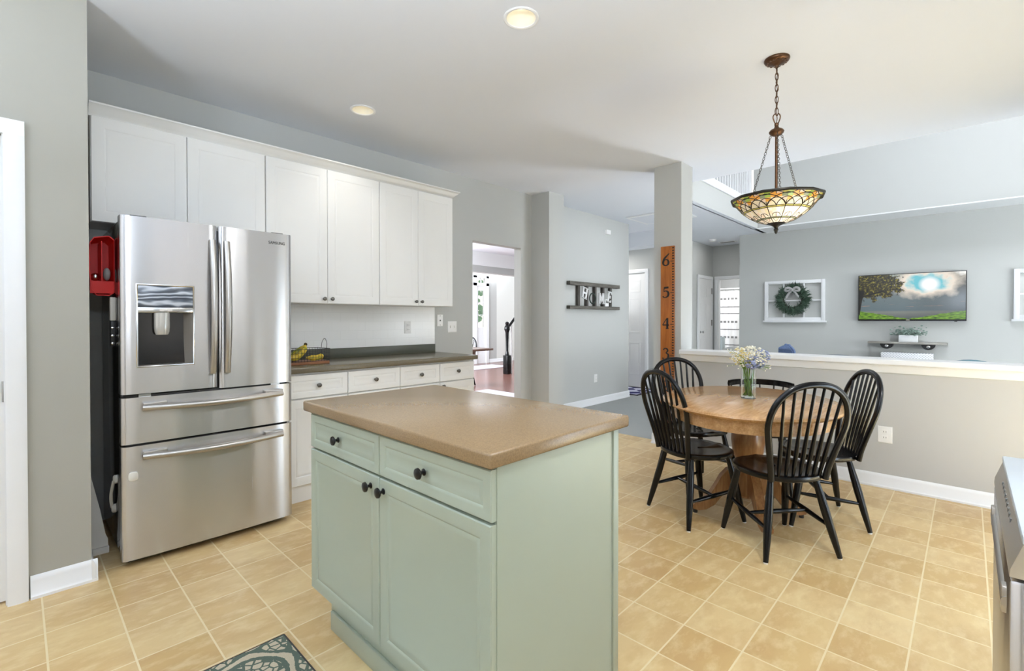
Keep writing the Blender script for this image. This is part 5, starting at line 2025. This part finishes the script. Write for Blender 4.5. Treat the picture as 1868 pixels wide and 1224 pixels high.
SHZ = 0.905
t = thing('wall_shelf', 'weathered grey wooden wall shelf under the television', 'shelf', (WX, 0.635, SHZ - 0.03))
b = MB()
b.box(WX - 0.20, WX - 0.0005, 0.20, 1.085, SHZ - 0.028, SHZ, 0.003)
b.build('shelf_board', M['shelf_wood'], t)
for y in (0.40, 0.865):
    b = MB()
    pts = [(0.0, 0.0)] + [(0.075 * math.cos(a), 0.075 * math.sin(a)) for a in [R(180 + 10 * k) for k in range(19)]]
    b.prism([(0.075 * math.cos(R(180 + 12 * k)), 0.075 * math.sin(R(180 + 12 * k))) for k in range(16)], WX - 0.17, WX - 0.001, lambda a, c, d_: (d_, y + a, SHZ - 0.029 + c))
    br_ = b.build('bracket', M['blackmat'], t)
    b = MB()
    b.sphere((WX - 0.172, y, SHZ - 0.058), 0.022, 2, (0.4, 1, 1))
    b.build('rosette', M['chrome'], br_)
t = thing('planter', 'white box planter with pale green leaves on the wall shelf', 'planter', (WX - 0.10, 0.62, SHZ))
b = MB()
b.box(WX - 0.155, WX - 0.045, 0.515, 0.728, SHZ + 0.0005, SHZ + 0.100, 0.004)
b.build('planter_box', M['white'], t)
b = MB()
for k in range(240):
    p = Vector((WX - 0.10 + random.gauss(0, 0.04), 0.62 + max(-0.20, min(0.20, random.gauss(0, 0.095))), SHZ + 0.10 + abs(random.gauss(0, 0.045))))
    b.sphere(p, random.uniform(0.010, 0.018), 1, (1, 1, 0.7))
b.build('leaves', M['succulent'], t)['kind'] = 'stuff'
t = thing('media_cabinet', 'low white cabinet on the television wall, only its top showing', 'cabinet', (WX - 0.2, 0.63, 0))
b = MB()
b.box(WX - 0.36, WX - 0.024, 0.33, 0.93, 0.08, 0.605)
b.build('cabinet_body', M['white'], t)
b = MB()
b.box(WX - 0.38, WX - 0.02, 0.31, 0.95, 0.605, 0.630, 0.004)
b.build('cabinet_top', M['white'], t)
for y in (0.345, 0.645):
    mb = MB()
    mb.panel((WX - 0.36, y + 0.27, 0.10), (0, -1, 0), (0, 0, 1), (-1, 0, 0), 0.27, 0.49, PROF_DOOR(0.005, 0.04))
    mb.build('door', M['white'], t)
for y in (0.35, 0.91):
    for x in (WX - 0.34, WX - 0.05):
        b = MB()
        b.box(x - 0.015, x + 0.015, y - 0.015, y + 0.015, 0, 0.081)
        b.build('foot', M['white'], t)
b = MB()
b.box(WX - 0.30, WX - 0.06, 0.345, 0.918, 0.6305, 0.752, 0.008)
tag(b.build('woven_box', M['woven']), 'white woven storage box on the low white cabinet', 'box')

# sofa group: only the tops rise over the half wall
t = thing('sofa', 'dark blue grey sofa whose back just shows over the half wall', 'sofa', (6.65, 1.1, 0))
b = MB()
b.box(6.25, 7.15, 0.55, 1.70, 0.12, 0.42, 0.04, 3)
b.build('seat_base', M['sofa'], t)
b = MB()
pr = []
for k in range(17):
    u = k / 16
    y = 0.52 + 1.21 * u
    zz = 0.755 + 0.085 * math.sin(math.pi * min(1, max(0, (u - 0.08) / 0.7))) ** 0.8 if u < 0.78 else 0.755
    pr.append([(6.20, y, 0.10), (6.20, y, zz - 0.03), (6.24, y, zz), (6.40, y, zz), (6.44, y, zz - 0.04), (6.46, y, 0.10)])
b.loft(pr)
b.build('back', M['sofa'], t)
for y in (0.45, 1.62):
    b = MB()
    b.box(6.22, 7.12, y, y + 0.18, 0.10, 0.60, 0.04, 3)
    b.build('arm', M['sofa'], t)
for y in (0.55, 1.72):
    for x in (6.3, 7.05):
        b = MB()
        b.cyl((x, y, 0), (x, y, 0.12), 0.025)
        b.build('foot', M['blackmat'], t)
b = MB()
prof = [(1.73, 0.815), (1.49, 0.815), (1.505, 0.85), (1.55, 0.915), (1.59, 0.945), (1.63, 0.93), (1.66, 0.875)]
prof = [(p.x, p.y) for p in [Vector(q) for q in [(x, z_, 0) for x, z_ in prof]]]
b.prism(prof, 6.475, 6.575, lambda y, z_, d_: (d_, y, z_))
bmesh.ops.bevel(b.bm, geom=b.bm.edges[:], offset=0.02, segments=2, affect='EDGES')
for v in b.bm.verts:
    if v.co.z < 0.84:
        v.co.z -= 0.39
tag(b.build('throw_pillow', M['pillow']), 'pointed blue pillow sticking up over the half wall', 'pillow')
t = thing('recliner', 'dark chair with a teal throw peeking over the right of the half wall', 'armchair', (6.8, -0.08, 0))
b = MB()
b.box(6.35, 7.15, -0.40, 0.26, 0.10, 0.45, 0.04, 3)
b.build('seat_base', M['sofa'], t)
b = MB()
pr = []
for k in range(13):
    u = k / 12
    y = 0.24 - 0.62 * u
    zz = 0.765 + 0.08 * math.sin(math.pi * min(1, u * 1.15)) ** 0.9 if u < 0.86 else 0.765
    pr.append([(6.26, y, 0.10), (6.27, y, zz - 0.02), (6.30, y, zz), (6.42, y, zz), (6.46, y, zz - 0.04), (6.46, y, 0.10)])
b.loft(pr)
b.build('back', M['throw'], t)['label'] = 'teal throw over the back'
for y in (-0.34, 0.20):
    for x in (6.45, 7.08):
        b = MB()
        b.cyl((x, y, 0), (x, y, 0.11), 0.025)
        b.build('foot', M['blackmat'], t)
t = thing('grey_armchair', 'grey rounded armchair top behind the flowers', 'armchair', (6.9, 2.25, 0))
b = MB()
b.box(6.55, 7.15, 2.02, 2.45, 0.10, 0.45, 0.05, 3)
b.build('seat_base', M['armgrey'], t)
b = MB()
pr = []
for k in range(15):
    a = math.pi * k / 14
    y = 2.205 + 0.17 * math.cos(a)
    zz = 0.72 + 0.16 * math.sin(a) ** 0.7
    pr.append([(6.40, y, 0.10), (6.40, y, zz - 0.02), (6.43, y, zz), (6.52, y, zz), (6.56, y, zz - 0.03), (6.56, y, 0.10)])
b.loft(pr)
b.build('back', M['armgrey'], t)
for y in (2.08, 2.38):
    for x in (6.46, 7.05):
        b = MB()
        b.cyl((x, y, 0), (x, y, 0.11), 0.022)
        b.build('foot', M['blackmat'], t)

# landing railing
t = thing('landing_railing', 'white baluster railing of the upstairs landing', 'railing', (6.9, 2.66, 3.16))
b = MB()
b.box(5.2, 8.52, 2.635, 2.685, 4.06, 4.11, 0.008)
b.build('handrail', M['black'], t)
n = 30
for k in range(n):
    x = 5.25 + (8.36 - 5.25) * k / (n - 1)
    b = MB()
    b.box(x - 0.016, x + 0.016, 2.644, 2.676, 3.1605, 4.06)
    b.build('baluster', M['white'], t, smooth=False)
b = MB()
b.box(8.40, 8.50, 2.615, 2.705, 3.1605, 4.18, 0.005)
b.build('post', M['white'], t)
b = MB()
b.box(6.66, 6.95, 2.625, 2.64, 3.1605, 3.185)
tag(b.build('dark_strip', M['blackmat']), 'small dark piece lying on the landing edge', 'strip')

# bathroom
t = thing('shower_curtain', 'white shower curtain with grey stripes in the bathroom', 'curtain', (11.3, 3.8, 0.1))
b = MB()
top, bot = [], []
NN = 120
for k in range(NN + 1):
    y = 2.7 + 1.75 * k / NN
    x = 11.3 + 0.022 * math.sin(y * 46) + 0.01 * math.sin(y * 19)
    top.append((x, y, 1.885))
    bot.append((x + 0.01 * math.sin(y * 31), y, 0.15))
b.loft([bot, top], cap=False, closed=False)
b.loft([[(x + 0.003, y, z_) for x, y, z_ in bot], [(x + 0.003, y, z_) for x, y, z_ in top]], cap=False, closed=False)
b.build('cloth', M['curtain'], t)
b = MB()
b.cyl((11.3, 2.6, 1.93), (11.3, 5.3, 1.93), 0.013)
b.build('rod', M['white'], t)
for k in range(10):
    y = 2.75 + 1.65 * k / 9
    b = MB()
    b.tube([(11.3 + 0.022 * math.cos(a), y, 1.908 + 0.036 * math.sin(a)) for a in [R(30 * q) for q in range(12)]], 0.003, 5, closed=True)
    b.build('ring', M['chrome'], t)
t = thing('slim_bin', 'slim blue grey bin standing by the bathroom door', 'bin', (10.9, 3.98, 0))
b = MB()
b.box(10.82, 10.98, 3.92, 4.08, 0.0, 0.84, 0.01)
b.build('bin_body', plain('blue_grey_plastic', (0.36, 0.42, 0.44, 1), 0.5, var=0.03), t)
b = MB()
b.box(10.815, 10.85, 3.99, 4.05, 0.76, 0.80)
b.build('bin_slot', M['blackmat'], t)

# ------------------------------------------------------------------ dining room and foyer furniture
t = thing('side_table', 'brown wooden table corner seen through the open doorway', 'table', (4.9, 6.0, 0))
b = MB()
b.box(4.30, 5.42, 5.62, 6.36, 0.725, 0.76, 0.006)
b.build('tabletop', M['cherry_t'], t)
b = MB()
b.box(4.38, 5.10, 5.70, 6.28, 0.64, 0.725)
b.build('apron', M['cherry_t'], t)
for x in (4.42, 5.04):
    for y in (5.74, 6.24):
        b = MB()
        b.cyl((x, y, 0.0125), (x, y, 0.64), 0.022, 0.03)
        b.build('leg', M['cherry_t'], t)
t = thing('stair_newel', 'black stair newel post with sloping handrail through the doorway', 'newel post', (7.656, 7.495, 0))
NX, NY = 7.656, 7.495
b = MB()
b.box(NX - 0.065, NX + 0.065, NY - 0.065, NY + 0.065, 0, 0.42, 0.006)
b.lathe([(0.055, 0.42), (0.040, 0.45), (0.030, 0.52), (0.034, 0.75), (0.040, 0.93), (0.052, 0.97), (0.066, 1.00), (0.060, 1.06), (0.045, 1.09), (0.030, 1.10), (0.040, 1.12), (0.044, 1.15), (0.030, 1.17), (0.002, 1.18)], (NX, NY, 0), 24)
b.build('post', M['black'], t)
b = MB()
b.tube([(NX, NY, 1.02), (NX + 0.30, NY + 0.02, 1.28), (NX + 1.3, NY + 0.05, 2.05)], 0.030, 8)
b.build('handrail', M['black'], t)
for k in range(5):
    x = NX + 0.16 + k * 0.15
    b = MB()
    b.cyl((x, NY + 0.02, 0.0), (x, NY + 0.02, 1.02 + (x - NX) * 0.80), 0.016, seg=10)
    b.build('baluster', M['white'], t)
b = MB()
b.box(7.2, 8.9, 8.6, 9.3, 0.0, 0.012)
tag(b.build('foyer_rug', M['pale_rug_glare']), 'pale rug in front of the front door', 'rug')
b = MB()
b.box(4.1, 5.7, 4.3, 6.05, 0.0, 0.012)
tag(b.build('floor_glare', M['pale_rug_glare']), 'pale sheet painting window glare on the wood floor inside the doorway', 'rug')  # thin pale sheet stands in for window glare on the floor

# added torchiere body, out of view, around the uplight that fills the ceiling
t = thing('added_floor_lamp', 'added slim floor lamp with an upward bowl, unseen behind the camera', 'floor lamp', (-1.3, 1.4, 0))
b = MB()
b.lathe([(0.14, 0.0), (0.14, 0.015), (0.03, 0.03), (0.012, 0.05)], (-1.3, 1.4, 0), 32)
b.build('base', M['blackmat'], t)
b = MB()
b.cyl((-1.3, 1.4, 0.04), (-1.3, 1.4, 1.66), 0.011)
b.build('pole', M['blackmat'], t)
b = MB()
b.lathe([(0.02, 1.65), (0.12, 1.68), (0.21, 1.75), (0.26, 1.83), (0.25, 1.83), (0.20, 1.76), (0.11, 1.69), (0.02, 1.665)], (-1.3, 1.4, 0), 40)
b.build('lamp_bowl', M['white'], t)

t = thing('added_floor_can', 'added round floor can around a fill light, hidden behind the half wall', 'floor lamp', (5.35, 1.75, 0))  # can body added around the hidden fill uplight
b = MB()
b.lathe([(0.10, 0.0), (0.11, 0.01), (0.11, 0.29), (0.10, 0.29), (0.10, 0.20), (0.02, 0.19)], (5.35, 1.75, 0), 32)
b.build('can', M['blackmat'], t)
t = thing('added_table_lamp', 'added small lamp, out of view, on the brown table in the dining room', 'table lamp', (4.55, 5.95, 0.76))  # lamp body added around the unseen dining uplight
b = MB()
b.lathe([(0.07, 0.7605), (0.07, 0.775), (0.02, 0.80), (0.035, 0.88), (0.015, 0.96), (0.012, 1.06)], (4.55, 5.95, 0), 24)
b.build('lamp_base', M['armgrey'], t)
b = MB()
b.lathe([(0.15, 1.05), (0.12, 1.24), (0.117, 1.24), (0.147, 1.05), (0.15, 1.05)], (4.55, 5.95, 0), 32, cap=False)
b.build('lamp_shade', M['white'], t)

# ------------------------------------------------------------------ range at the right edge
t = thing('kitchen_range', 'stainless steel range with glass top at the right edge', 'range', (1.33, -0.36, 0))
GX0, GX1, GY = 1.040, 1.616, -0.048
b = MB()
b.box(GX0, GX1, -0.66, GY - 0.022, 0.02, 0.885, 0.003)
for x in (GX0 + 0.06, GX1 - 0.06):
    for y in (-0.6, -0.14):
        b.cyl((x, y, 0), (x, y, 0.025), 0.02)
b.build('range_body', M['steel'], t)
b = MB()
b.box(GX0 + 0.002, GX1 - 0.002, GY - 0.024, GY, 0.10, 0.845, 0.006)
dd = b.build('oven_door', M['steel'], t)
b = MB()
b.cyl((GX0 + 0.06, GY - 0.002, 0.785), (GX1 - 0.04, GY - 0.002, 0.785), 0.009)
for x in (GX0 + 0.075, GX1 - 0.055):
    b.box(x - 0.012, x + 0.012, GY - 0.006, GY + 0.006, 0.765, 0.808, 0.002)
b.build('handle', M['steel_h'], dd)
b = MB()
b.prism([(GY, 0.850), (GY - 0.001, 0.862), (GY - 0.014, 0.902), (GY - 0.10, 0.902), (GY - 0.10, 0.850)], GX0, GX1, lambda y, z_, d_: (d_, y, z_))
cp = b.build('control_panel', plain('pale_satin_steel', (0.62, 0.60, 0.56, 1), 0.32, 0.85, var=0.0), t)
for k in range(9):
    x = GX0 + 0.17 + k * 0.032
    b = MB()
    b.box(x - 0.005, x + 0.005, GY - 0.012, GY - 0.0075, 0.880, 0.890)
    b.build('button', M['slot'], cp)
b = MB()
b.box(GX0, GX1 + 0.004, -0.66, GY - 0.013, 0.902, 0.916, 0.003)
b.build('glass_cooktop', plain('pale_glass_top', (0.50, 0.545, 0.58, 1), 0.25, var=0.0), t)
